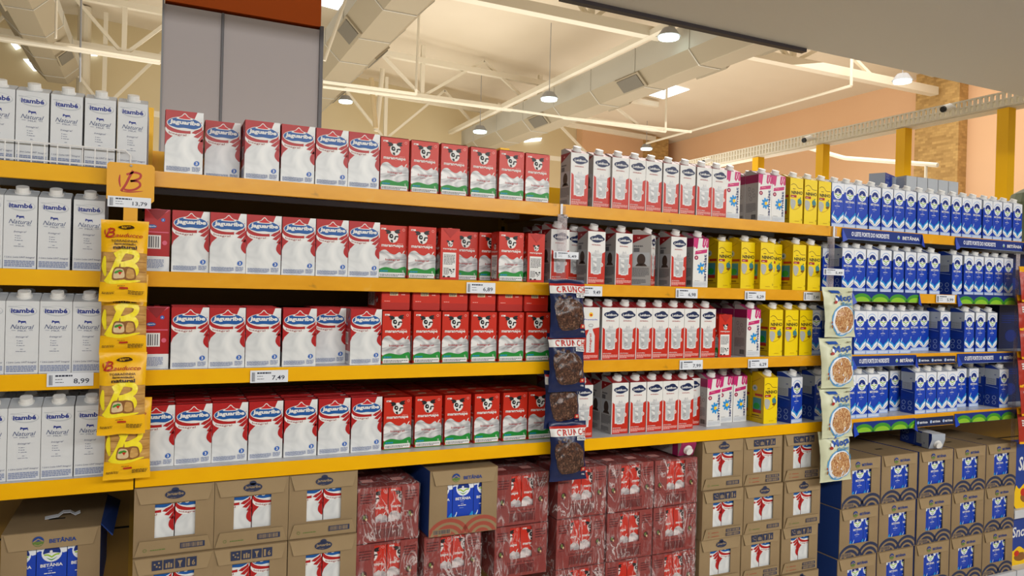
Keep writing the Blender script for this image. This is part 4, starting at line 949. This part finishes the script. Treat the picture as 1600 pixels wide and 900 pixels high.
for bay, cols in (('left', [.690, .900, 1.141]), ('right', [1.368, 1.567, 1.765])):
    for c, x in enumerate(cols):
        for r, k in enumerate(rows_for(x, 0, .17, 4)):
            if bay == 'left' and c == 1 and r == 0: continue
            o = link('shrink_wrapped_pack', MPACK, None, (x + rc.uniform(-.001, .001), .012, ZBASE + .17*(k-1) + .0005), (0, 0, rc.uniform(-.003, .003)))
            tag(o, 'film wrapped pack of red cartons, ' + bay + ' group, ' + place_name(r, c, 0), 'shrink wrapped pack', 'film wrapped packs of red cartons')
            link('film_wrap', FILMS[rc.randrange(4)], o)
            fill(o, 'M', 2, .0906, bay + ' wrapped pack, ' + place_name(r, c, 0), .0018)
def b_box(x, Y, z, col_, lab, short, rz=0):
    o = link('cardboard_case', BCASE[col_], None, (x, Y, z), (0, 0, rz)); tag(o, lab, 'cardboard box', 'kraft cases of blue cartons' if col_ == 'blue' else None)
    link('top_flap', BT, o, (0, -.0005, BH-.001)); fill(o, 'B', 3, .0706, short, .0018); return o
for c, x in enumerate([2.716, 2.950, 3.190, 3.424, 3.657]):
    for r, k in enumerate(rows_for(x, 0, .2035, 3)):
        b_box(x - .010*r, .0 - .003*r, ZBASE + .2035*(k-1) + .0004, 'blue', 'kraft case of blue cartons at right, ' + place_name(r, c, 0), 'blue carton case, ' + place_name(r, c, 0), rc.uniform(-.004, .004))
b_box(.9245, -.012, ZBASE + .17*3 + .0015, 'red', 'kraft case of blue cartons standing among the red wrapped packs', 'case among wrapped packs', -.012)
LC = b_box(-.194, .125, ZBASE + .2035*2, 'red', 'big kraft case of blue cartons alone under the left bay', 'lone case under left bay')
m = MB(); m.add([(0, 0, 0), (0, .30, 0), (.034, .30, -.02), (.028, .0, -.034), (.0, .002, .003), (0, .30, .003), (.036, .30, -.018), (.030, .0, -.031)], [(0, 3, 2, 1), (4, 5, 6, 7), (0, 4, 7, 3), (3, 7, 6, 2), (1, 2, 6, 5), (0, 1, 5, 4)], 'case_blue')
m.build('side_flap', LC, (BW/2, .01, BH))
m = MB(); pts = [(0, 0), (.03, .002), (.045, .012), (.062, .010), (.072, .002), (.085, .006)]
for i in range(len(pts)-1):
    (a, b), (c, d) = pts[i], pts[i+1]; m.add([(a, 0, b), (c, .004, d), (c, .032, d), (a, .028, b), (a, 0, b+.001), (c, .004, d+.001), (c, .032, d+.001), (a, .028, b+.001)], [(0, 3, 2, 1), (4, 5, 6, 7), (0, 1, 5, 4), (2, 3, 7, 6), (1, 2, 6, 5), (3, 0, 4, 7)], 'tag_white')
p = at_z(70, 812, ZBASE+.2035*2+BH+.001); o = m.build('torn_label', None, p, (0, 0, .1)); tag(o, 'curled white paper scrap lying on the big kraft case', 'paper')

# two cartons lying on the cases
x = (x_at(1062, .0, 1.02)+x_at(1093, .0, 1.02))/2
carton('P', x, .203, ZBASE+.17*4+.004, 0, 'magenta topped carton lying on the film wrapped packs, cap outward', R_(90))
p = at_z(1487, 700, ZBASE+.2035*3)
carton('B', p.x-.055, p.y+.185, ZBASE+.2035*3+.002, R_(-14), 'blue and white carton lying on the kraft cases, cap outward', R_(90))
# cartons lying on top of the blue row
for i in range(5):
    carton('I', 3.175+.0745*i, .15, ZA+.209+.070, 0, 'pale grey carton lying above the blue row, ' + ORD[i+1] + ' from left', R_(-90))
carton('B', 2.97, .17, ZA+.209, 0, 'blue carton lying sideways above the blue row', R_(90)).rotation_euler = (R_(90), 0, R_(112))

# ------------------------------------------------------------------ far right bay
m = MB(); prof = [(0, .0), (.17, 0), (.2, .25), (.19, .30), (.13, .335), (.05, .35), (.0, .352)]
n = 24
for i in range(len(prof)-1):
    for k in range(n):
        a, b = 2*pi*k/n, 2*pi*(k+1)/n; (r0, z0), (r1, z1) = prof[i], prof[i+1]
        m.add([(r0*cos(a), r0*sin(a), z0), (r0*cos(b), r0*sin(b), z0), (r1*cos(b), r1*sin(b), z1), (r1*cos(a), r1*sin(a), z1)], [(0, 1, 2, 3)], 'basin_green')
tag(m.build('plastic_tub', None, (4.42, .23, ZA)), 'domed grey green tub on the top shelf at far right', 'tub')
t = link('shelf', None, None, (4.38, 0, .585)); tag(t, 'low white shelf edge at the bottom right corner', 'shelf')
m = MB(); m.box(-.61, .0016, -.014, .61, .455, 0, 'shelf_top'); m.build('shelf_panel', t); m = MB(); m.box(-.61, -.001, -.04, .61, .0012, .0, 'shelf_top'); m.build('front_lip', t)
def snack_mesh(W, H, D, body, S_, flake):
    m = MB(); m.box(-W/2, 0, 0, W/2, D, H, body); A = Art(W*1000, H*1000)
    if flake:
        A.text('Snow', W*500, H*690, W*800, H*220, 'white', .02, .15); A.poly(smooth([(2, 2), (W*990, 2), (W*990, H*330), (W*700, H*260), (W*400, H*380), (W*150, H*300), (2, H*350)], 4), 'sun'); A.ell(W*450, H*160, W*250, H*90, 'crust'); A.ell(W*300, H*240, W*100, H*60, 'orange_red'); A.ell(W*700, H*220, W*110, H*50, 'crumb')
    else:
        A.lines(W*100, H*600, W*700, H*200, 4, 'bet_side', 3, .3); A.ell(W*500, H*300, W*250, H*140, 'bet_dark')
    A.put(m, (-W/2, 0, 0), (1, 0, 0), (0, 0, 1))
    B_ = Art(D*1000, H*1000); B_.lines(D*150, H*500, D*600, H*400, 8, 'bet_pale', 4, .2); B_.ell(D*500, H*350, D*250, H*50, 'arc_red'); B_.ell(D*500, H*180, D*250, H*50, 'crust', keep=True)
    B_.put(m, (-W/2, D, 0), (0, -1, 0), (0, 0, 1)); m.box(-W/2+.002, D/2-.006, H, W/2-.002, D/2+.006, H+.001, body)
    return m.mesh('snack_box')
SN1 = snack_mesh(.20, .31, .075, 'snack_blue', 'S', True); SN2 = snack_mesh(.19, .215, .07, 'navy', '', False); SN3 = snack_mesh(.20, .232, .075, 'snack_blue', 'S', True)
for (me, x, y, z, lb) in [(SN1, 3.905, .02, .5862, 'blue cereal box with white lettering, upper one at bottom right'), (SN3, 3.885, .03, ZBASE+.0004, 'blue cereal box on the bottom deck, lower right corner'),
                          (SN2, 3.905, .12, ZB+.0004, 'dark navy box at the right end of the second shelf'), (SN2, 3.90, .12, ZC+.0004, 'dark navy box at the right end of the third shelf'), (SN2, 3.905, .12, ZD+.0004, 'dark navy box at the right end of the fourth shelf')]:
    tag(link('snack_box', me, None, (x, y, z)), lb, 'box')

# ------------------------------------------------------------------ hanging packs
def pouch(name, W, H, Tk, art, body, back, seed=0, crimp=.012, wr=1.0):
    bm = bmesh.new(); mats = []
    def mi(n):
        if n not in mats: mats.append(n)
        return mats.index(n)
    Lay = {}
    def addp(vs, fs, m_, L):
        bv = [bm.verts.new((x, y, L)) for x, y in vs]
        for f in fs:
            try: q = bm.faces.new([bv[i] for i in f]); q.material_index = mi(m_)
            except ValueError: pass
    addp([(0, 0), (W*1000, 0), (W*1000, H*1000), (0, H*1000)], [(0, 1, 2, 3)], body, 0)
    for vs, fs, m_, L in art.it: addp(vs, fs, m_, L)
    bmesh.ops.triangulate(bm, faces=bm.faces[:])
    nu, nv = 14, 22
    for i in range(1, nu): bmesh.ops.bisect_plane(bm, geom=bm.verts[:]+bm.edges[:]+bm.faces[:], plane_co=(W*1000*i/nu, 0, 0), plane_no=(1, 0, 0), dist=1e-4)
    for i in range(1, nv): bmesh.ops.bisect_plane(bm, geom=bm.verts[:]+bm.edges[:]+bm.faces[:], plane_co=(0, H*1000*i/nv, 0), plane_no=(0, 1, 0), dist=1e-4)
    cr_ = crimp
    def thick(u, v):
        if v < cr_/H or v > 1-cr_/H: e = 0
        else: e = sin(pi*(v-cr_/H)/(1-2*cr_/H))**.5
        t_ = Tk/2*e*max(0, sin(pi*min(max(u, 0), 1)))**.5
        return t_
    def wrinkle(u, v):
        return wr*(.0022*noise.noise(Vector((u*7+seed, v*9, seed))) + .0014*noise.noise(Vector((u*17+seed, v*6, 3+seed))) + .0018*sin(u*40+3*sin(v*9))*max(0, abs(v-.5)-.3)*3)
    def shape(x, y):
        u, v = x/(W*1000), y/(H*1000)
        pinch = 1 - (.05+.05*min(wr-1, 1))*sin(pi*v)*abs(2*u-1) + .03*(wr-1)*noise.noise(Vector((v*7, seed, 1)))
        X = (u-.5)*W*pinch; Z = v*H + .0025*noise.noise(Vector((u*3, v*2, seed+8)))
        return X, Z, thick(u, v), wrinkle(u, v)
    out_v = []; 
    for v in bm.verts:
        X, Z, t_, w_ = shape(v.co.x, v.co.y); L = v.co.z
        v.co = Vector((X, -(t_ + w_*min(1, t_/(Tk*.15)+.2)) - .0006 - (.0011 + .0006*L if L > 0 else 0), Z))
    # back half
    gv = []
    for j in range(nv+1):
        for i in range(nu+1):
            X, Z, t_, w_ = shape(W*1000*i/nu, H*1000*j/nv); gv.append(bm.verts.new((X, t_*.6 + .0006, Z)))
    for j in range(nv):
        for i in range(nu):
            q = bm.faces.new([gv[j*(nu+1)+i], gv[(j+1)*(nu+1)+i], gv[(j+1)*(nu+1)+i+1], gv[j*(nu+1)+i+1]]); q.material_index = mi(back)
    for f in bm.faces: f.smooth = True
    me = bpy.data.meshes.new(name); bm.to_mesh(me); bm.free()
    for n_ in mats: me.materials.append(MATS[n_])
    return me
def b_logo(A, x, y, s, m_, wd=1.0, keep=True):
    """slanting letter B drawn with a brush, with its separate left stroke"""
    P = lambda pts: [(x+a*s, y+b*s) for a, b in pts]
    A.L += 1
    A.stroke(smooth(P([(.04, .78), (.02, .5), (.07, .22)]), 4, False), .10*s*wd, m_, True, keep=True)
    A.stroke(smooth(P([(.56, 1.0), (.42, .7), (.28, .35), (.10, .04)]), 4, False), .13*s*wd, m_, keep=True)
    A.stroke(smooth(P([(.30, .80), (.60, .92), (.86, .86), (.84, .68), (.62, .56), (.46, .52)]), 4, False), .12*s*wd, m_, keep=True)
    A.stroke(smooth(P([(.46, .52), (.78, .52), (.86, .34), (.66, .16), (.42, .10), (.22, .12)]), 4, False), .12*s*wd, m_, keep=True)
    A.stroke(smooth(P([(.10, .04), (.45, .02), (.98, .10)]), 4, False), .07*s*wd, m_, True, keep=True)
def art_bau():
    W, H = 108, 205; A = Art(W, H)
    A.rect(0, .22*H, W, .40*H, 'toast')
    for k in range(3): A.rect(W*(.02+.33*k), .24*H, 1.2, .36*H, 'crust', k > 0)
    A.rect(W*.02, .48*H, W*.96, 1.4, 'crust', True); A.rect(W*.02, .36*H, W*.96, 1.2, 'crust', True)
    A.rect(0, 0, W, .235*H, 'bau_yellow'); A.rect(0, .60*H, W, .40*H, 'bau_yellow', True)
    b_logo(A, .06*W, .215*H, 88, 'bau_pale', 1.25)
    A.poly(smooth([(.26*W, .27*H), (.3*W, .395*H), (.42*W, .41*H), (.53*W, .385*H), (.55*W, .27*H), (.4*W, .25*H)], 3), 'crust'); A.poly(smooth([(.5*W, .27*H), (.52*W, .40*H), (.66*W, .41*H), (.74*W, .38*H), (.76*W, .28*H), (.62*W, .25*H)], 3), 'crust', True)
    A.poly(smooth([(.29*W, .285*H), (.32*W, .38*H), (.42*W, .39*H), (.5*W, .37*H), (.52*W, .285*H), (.4*W, .27*H)], 3), 'crumb'); A.poly(smooth([(.56*W, .28*H), (.58*W, .385*H), (.66*W, .39*H), (.71*W, .37*H), (.72*W, .285*H)], 3), 'toast', True)
    A.poly([(.38*W, .345*H), (.48*W, .355*H), (.43*W, .31*H)], 'orange_red'); A.ell(.36*W, .35*H, 6, 3, 'hill_green', .4); A.ell(.44*W, .36*H, 5, 2.4, 'hill_green', -.3, keep=True)
    A.poly(smooth([(.36*W, .905*H), (.45*W, .935*H), (.62*W, .94*H), (.7*W, .90*H), (.5*W, .885*H)], 3), 'bau_brown'); A.lines(.43*W, .90*H, .2*W, .03*H, 2, 'bau_yellow', 4)
    b_logo(A, .08*W, .775*H, 25, 'bau_red', 1.2); A.text('auducco', .60*W, .808*H, .58*W, .05*H, 'bau_red', .01, .3)
    A.text('TORRADINHA', .5*W, .735*H, .56*W, .03*H, 'bau_brown', .02); A.text('fermentação', .52*W, .695*H, .46*W, .035*H, 'bau_brown', .03); A.text('natural', .52*W, .655*H, .5*W, .045*H, 'bau_brown', .04)
    A.rect(.42*W, .14*H, .18*W, .022*H, 'bau_red'); A.lines(.38*W, .175*H, .25*W, 2, 1, 'bau_brown', 3); A.lines(.06*W, .09*H, .26*W, .03*H, 2, 'bau_brown', 4, .5); A.lines(.6*W, .085*H, .34*W, .05*H, 3, 'bau_brown', 6, .5)
    return A.clip(0, 0, W, H)
def art_crunch():
    W, H = 138, 190; A = Art(W, H)
    A.poly(smooth([(.08*W, .60*H), (.2*W, .18*H), (.5*W, .12*H), (.85*W, .2*H), (.88*W, .45*H), (.78*W, .60*H), (.5*W, .66*H)], 5), 'cereal')
    A.ring(.5*W, .39*H, .38*W, .26*H, 1.6, 'photo_dark', 26)
    for k, (x, y) in enumerate([(.2, .68), (.33, .71), (.45, .68), (.15, .62)]): A.ell(x*W, y*H, 7, 6, 'cereal', n=9, keep=k > 0)
    A.rect(0, .76*H, W, .13*H, 'white'); A.rect(0, .89*H, W, .04*H, 'crunch_red', True)
    for q_, ch in enumerate('CRUNCH'): A.text(ch, (.205+.143*q_)*W, .825*H, .118*W, .105*H, 'crunch_red', .03, .05, keep=q_ > 0)
    A.rect(.66*W, .685*H, .28*W, .065*H, 'white')
    for q_, ch in enumerate('CEREAL'): A.text(ch, (.695+.042*q_)*W, .717*H, .034*W, .04*H, 'crunch_navy', .03, keep=q_ > 0)
    A.rect(.78*W, .15*H, .15*W, .07*H, 'crunch_red', True); A.ell(.85*W, .185*H, 5, 4, 'crumb'); A.text('120g', .86*W, .095*H, 14, 6, 'white', .02)
    return A.clip(0, 0, W, H)
def art_moca():
    W, H = 176, 198; A = Art(W, H)
    A.ell(.53*W, .33*H, .40*W, .31*H, 'moca_ring'); A.ell(.53*W, .33*H, .37*W, .285*H, 'bet_white'); A.ell(.54*W, .34*H, .33*W, .25*H, 'flakes', n=30)
    A.poly([(.80*W, .50*H), (.97*W, .53*H), (.97*W, .46*H), (.84*W, .43*H)], 'moca_teal')
    A.text('Moça', .58*W, .76*H, .58*W, .16*H, 'moca_blue', .03, .12, rot=.12, arc=3); A.text('flakes', .62*W, .655*H, .44*W, .075*H, 'moca_teal', .015, .2, rot=.08)
    A.ell(.27*W, .735*H, 6, 9, 'bet_white', .2); A.ell(.24*W, .68*H, 8, 6, 'label_red', .2)
    A.poly([(.12*W, .93*H), (.42*W, .92*H), (.46*W, .86*H), (.2*W, .87*H)], 'moca_blue'); A.lines(.36*W, .845*H, .25*W, 3, 1, 'grey_ink', 3); A.lines(.74*W, .895*H, .16*W, .03*H, 2, 'bau_brown', 5)
    A.ell(.12*W, .2*H, 4, 8, 'crust', n=8); A.ell(.1*W, .28*H, 3, 5, 'arc_red', n=8, keep=True)
    return A.clip(0, 0, W, H)
def art_redbag():
    W, H = 150, 165; A = Art(W, H); A.rect(0, .84*H, W, .16*H, 'bag_yellow'); A.lines(.08*W, .5*H, .5*W, .2*H, 3, 'white', 3, .6); A.ell(.6*W, .3*H, .3*W, .2*H, 'crumb'); A.rect(0, 0, W, .06*H, 'bag_yellow', True); return A
PO = {'bau': [pouch('toast_pack', .108, .205, .036, art_bau(), 'bau_yellow', 'bau_yellow', s_) for s_ in (1, 2)],
      'cru': [pouch('cereal_bag', .138, .190, .054, art_crunch(), 'crunch_navy', 'crunch_navy', s_, wr=2.3) for s_ in (3, 4)],
      'moc': [pouch('flakes_bag', .176, .198, .054, art_moca(), 'moca_cream', 'moca_cream', s_, wr=1.9) for s_ in (5, 6)],
      'red': [pouch('snack_bag', .150, .165, .04, art_redbag(), 'bag_red', 'bag_red', s_, wr=1.3) for s_ in (7, 8)]}
def pack(kind, i, x, Y, zb, rz, rx, name, label, cat, grp):
    o = link(name, PO[kind][i % 2], None, (x, Y, zb), (rx, 0, rz)); tag(o, label, cat, grp); return o
for i, (px, py, dY, zb, rz, rx) in enumerate([(155, 232, -.068, 1.530, 0, -.10), (157, 228, -.034, 1.395, .0, -.06), (150, 231, -.068, 1.197, .0, -.10), (161, 236, -.034, 1.076, .03, -.05)]):
    x = (x_at(px, -.06, zb+.1)+x_at(py, -.06, zb+.1))/2
    pack('bau', i, x, dY, zb, rz, rx, 'toast_pack', 'yellow toast pack on the left hanging strip, ' + ['topmost', 'second from top', 'third from top', 'lowest'][i], 'snack pack', 'yellow toast packs on a strip')
for i, (px, py, dY, zb, rz, rx) in enumerate([(857, 914, -.072, 1.432, .02, -.10), (856, 914, -.068, 1.257, -.05, -.10), (856, 914, -.034, 1.134, .02, -.05), (862, 914, -.062, .966, -.03, -.08)]):
    x = (x_at(px, -.06, zb+.1)+x_at(py, -.06, zb+.1))/2
    pack('cru', i, x, dY, zb, rz, rx, 'cereal_bag', 'navy chocolate cereal bag on the middle strip, ' + ['topmost', 'second from top', 'third from top', 'lowest'][i], 'snack bag', 'navy cereal bags on a strip')
for i, (px, py, dY, zb, rz, rx) in enumerate([(1286, 1334, -.070, 1.428, .03, -.10), (1280, 1332, -.072, 1.228, -.05, -.10), (1280, 1332, -.070, 1.030, .02, -.10), (1280, 1329, -.066, .857, .0, -.08)]):
    x = (x_at(px, -.06, zb+.1)+x_at(py, -.06, zb+.1))/2
    pack('moc', i, x, dY, zb, rz, rx, 'flakes_bag', 'cream cereal flakes bag on the right strip, ' + ['topmost', 'second from top', 'third from top', 'lowest'][i], 'snack bag', 'cream flakes bags on a strip')
for i in range(6):
    pack('red', i, 3.715 + .006*i, -.075 + .004*(i % 2), 1.585-.132*i, .04*(-1)**i, -.10, 'snack_bag', 'red and yellow bag at the right picture edge, ' + ['topmost'] [0] if i == 0 else 'red and yellow bag at the right edge, ' + ORD[i+1] + ' from top', 'snack bag', 'red snack bags on a strip')
def hang_strip(x, z0, z1, w_, Y, label, mt='clear_film'):
    m = MB(); m.box(x-w_/2, Y, z0, x+w_/2, Y+.0012, z1, mt); m.box(x-.006, Y, z1-.004, x+.006, .004, z1+.0, 'steel'); tag(m.build('hanging_strip'), label, 'hanging strip'); 
hang_strip(-.026, 1.10, 1.83, .028, -.0145, 'yellow strip holding the hanging toast packs', 'bau_card')
hang_strip(x_at(880, -.02, 1.75), 1.0, ZA-.035, .036, -.012, 'clear plastic strip holding the navy cereal bags')
hang_strip(x_at(1300, -.02, 1.70), .9, ZA-.045, .040, -.012, 'clear plastic strip holding the cream flakes bags')
hang_strip(3.72, .9, ZA-.06, .03, -.012, 'clear strip holding the red snack bags')
# header card
hc = link('header_card', None, None, (-.024, -.048, 1.782)); tag(hc, 'yellow header card with red letter B on left strip', 'sign')
m = MB(); w_, h_ = .108, .098
ps = smooth([(-w_/2, .006), (-w_/2, h_-.006), (-w_/2+.006, h_), (w_/2-.006, h_), (w_/2, h_-.006), (w_/2, .006), (w_/2-.006, 0), (-w_/2+.006, 0)], 1)
m.add([(x, 0, z) for x, z in ps] + [(x, .001, z) for x, z in ps], [tuple(range(8))[::-1], tuple(range(8, 16))] + [(i, (i+1) % 8, 8+(i+1) % 8, 8+i) for i in range(8)], 'bau_card')
A = Art(108, 98); b_logo(A, 27, 24, 56, 'bau_red', .8); A.put(m, (-.054, 0, 0), (1, 0, 0), (0, 0, 1)); m.build('card', hc)
m = MB(); m.box(-.015, .0, -.06, .017, .001, .0, 'bau_card'); m.build('card_tail', hc)
m = MB(); m.tube((0, -.004, h_-.006), (0, .05, h_-.006), .003, 'steel', 8); m.build('hook', hc)

# price tags
def price_tag(px0, px1, py, price, label, Y=-.0035, h=.034):
    a, b = at_y(px0, py, Y), at_y(px1, py, Y); w_ = b.x-a.x; z = (a.z+b.z)/2
    m = MB(); m.box(-w_/2, 0, -h/2, w_/2, .0012, h/2, 'tag_white'); A = Art(w_*1000, h*1000); W, H = w_*1000, h*1000
    A.bars(.04*W, .1*H, .09*W, .75*H, 6, 'tag_ink'); A.lines(.18*W, .72*H, .6*W, .14*H, 1, 'tag_ink', 3, .9); A.lines(.18*W, .5*H, .25*W, .08*H, 1, 'tag_ink', 4); A.lines(.18*W, .28*H, .2*W, .08*H, 1, 'tag_ink', 6)
    A.text(price, .74*W, .36*H, .34*W, .42*H, 'tag_ink', .01); A.put(m, (-w_/2, 0, -h/2), (1, 0, 0), (0, 0, 1))
    o = m.build('price_tag', None, ((a.x+b.x)/2, Y, z)); tag(o, label, 'price tag', 'white shelf price tags'); return o
for a in [(73, 146, 593, '8,99', 'white price tag reading 8,99 under the pale cartons'), (391, 450, 588, '7,49', 'white price tag reading 7,49 on the third shelf'), (729, 774, 450, '6,89', 'white price tag under the cow cartons, second shelf'),
          (908, 941, 455, '9,49', 'white price tag beside the topmost navy bag'), (1056, 1090, 458.5, '6,98', 'white price tag left of the magenta carton, second shelf'), (1164, 1196, 462, '6,29', 'white price tag under the yellow cartons, second shelf'),
          (1256, 1282, 463, '7,49', 'white price tag at right end of the yellow second shelf'), (1062, 1098, 570, '7,99', 'white price tag under white and red cartons, third shelf'), (1169, 1200, 568, '6,29', 'white price tag below the magenta carton, third shelf')]:
    price_tag(*a)
price_tag(1463, 1492, 467, '5,99', 'white price tag between green hill strips, second shelf', Y=-.006)
price_tag(168, 236, 316, '13,79', 'white price tag reading 13,79 on the yellow header card', Y=-.0505, h=.027)
price_tag(865, 904, 399, '5,49', 'white price tag on the clear middle strip', Y=-.0145, h=.024)
price_tag(1287, 1319, 425, '5,49', 'white price tag on the clear right strip', Y=-.0145, h=.026)

# printed strips clipped on the shelf edges of the blue bay
def edge_strip(px0, px1, z, style, label, Y=-.004, h=.044):
    x0, x1 = x_at(px0, Y, z-.02), x_at(px1, Y, z-.02); W, H = (x1-x0)*1000, h*1000; m = MB()
    m.box(0, 0, -h, x1-x0, .0012, 0, 'bet_dark' if style != 'dark' else 'navy'); A = Art(W, H)
    if style == 'text':
        A.text('O LEITE FORTE DO NORDESTE', .34*W, .52*H, .46*W, .42*H, 'bet_white', .03); A.ell(.69*W, .5*H, 8, 8, 'bet_pale'); A.ell(.69*W, .42*H, 5, 4, 'leaf'); A.text('BETÂNIA', .85*W, .52*H, .22*W, .4*H, 'white', .03)
        A.rect(0, .0, W, 1.2, 'bet_pale')
    elif style == 'hills':
        k = 0
        while k*.11 < W/1000:
            A.ell(k*110+60, .02*H, 58, .78*H, 'hill_green', a0=0, a1=180, keep=k > 0); k += 1
        A.L += 1; k = 0
        while k*.11 < W/1000: A.ell(k*110+60, .02*H, 44, .46*H, 'hill_light', a0=0, a1=180, keep=True); k += 1
        A.clip(0, 0, W, H)
    else:
        k = 0; n_ = 3
        for k in range(n_):
            A.ell(W*(k+.18)/n_, .5*H, 7, 7, 'bet_pale', keep=k > 0)
        for k in range(n_): A.text('BETÂNIA', W*(k+.62)/n_, .5*H, W*.2, .26*H, 'bet_white', .03, keep=k > 0)
        A.rect(0, 0, W, 1.5, 'lip_worn_glare')
    A.put(m, (0, 0, -h), (1, 0, 0), (0, 0, 1))
    if style in ('text', 'hills'):            # little flag at each end
        for e, sg in ((0, 1), (x1-x0, -1)): m.add([(e, -.001, 0), (e+sg*.018, -.012, -h-.004), (e-sg*.006, -.010, -h-.014), (e-sg*.004, -.001, -h*.5), (e, 0, 0), (e+sg*.018, -.011, -h-.004), (e-sg*.006, -.009, -h-.014), (e-sg*.004, 0, -h*.5)], [(0, 3, 2, 1), (4, 5, 6, 7)], 'bet_blue')
    tag(m.build('shelf_edge_strip', None, (x0, Y, z)), label, 'shelf strip', 'printed strips on the blue bay')
edge_strip(1316, 1441, ZA-.004, 'text', 'blue lettered strip on top shelf, left half of blue bay'); edge_strip(1493, 1600, ZA-.004, 'text', 'blue lettered strip on top shelf, right half of blue bay')
edge_strip(1331, 1436, ZB+.004, 'hills', 'green hill strip on second shelf, left half of blue bay'); edge_strip(1496, 1592, ZB+.004, 'hills', 'green hill strip on second shelf, right half of blue bay')
edge_strip(1331, 1431, ZC-.006, 'text', 'blue lettered strip on third shelf, left half of blue bay'); edge_strip(1496, 1592, ZC-.006, 'text', 'blue lettered strip on third shelf, right half of blue bay')
edge_strip(1433, 1493, ZC-.014, 'dark', 'short dark patterned strip on third shelf', h=.034)
edge_strip(1334, 1430, ZD-.014, 'hills', 'green hill strip on fourth shelf, left half of blue bay'); edge_strip(1492, 1590, ZD-.010, 'hills', 'green hill strip on fourth shelf, right half of blue bay')
edge_strip(1431, 1490, ZD-.016, 'dark', 'short dark patterned strip on fourth shelf', h=.040)

# wire guard on the top left shelf
m = MB(); Yw = .010; z0, z1 = ZA-.002, ZA+.048; x0, x1 = -1.2, -.028
m.tube((x0, Yw, z1), (x1-.012, Yw, z1), .0022, 'wire_white', 8); m.tube((x1-.012, Yw, z1), (x1, Yw, z1-.012), .0022, 'wire_white', 8); m.tube((x1, Yw, z1-.012), (x1, Yw, z0), .0022, 'wire_white', 8)
m.tube((x0, Yw, z0+.006), (x1, Yw, z0+.006), .0022, 'wire_white', 8)
k = x1-.026
while k > x0: m.tube((k, Yw, z0), (k, Yw, z1), .0016, 'wire_white', 6); k -= .0275
tag(m.build('wire_guard'), 'white wire guard in front of the pale grey cartons', 'wire guard')
# small clip where the clear strips start
for px, z, lb in ((882, ZA-.012, 'clear plastic clip on the top shelf above navy bags'), (1307, ZA-.012, 'clear plastic clip on the top shelf above cream bags')):
    x = x_at(px, -.01, z); m = MB(); m.box(x-.012, -.006, z-.03, x-.004, -.002, z+.012, 'tag_white'); m.box(x-.004, -.006, z-.03, x+.008, -.0045, z+.006, 'clear_film'); m.box(x-.014, -.012, z-.034, x+.014, -.002, z-.03, 'tag_white'); tag(m.build('strip_clip'), lb, 'clip')
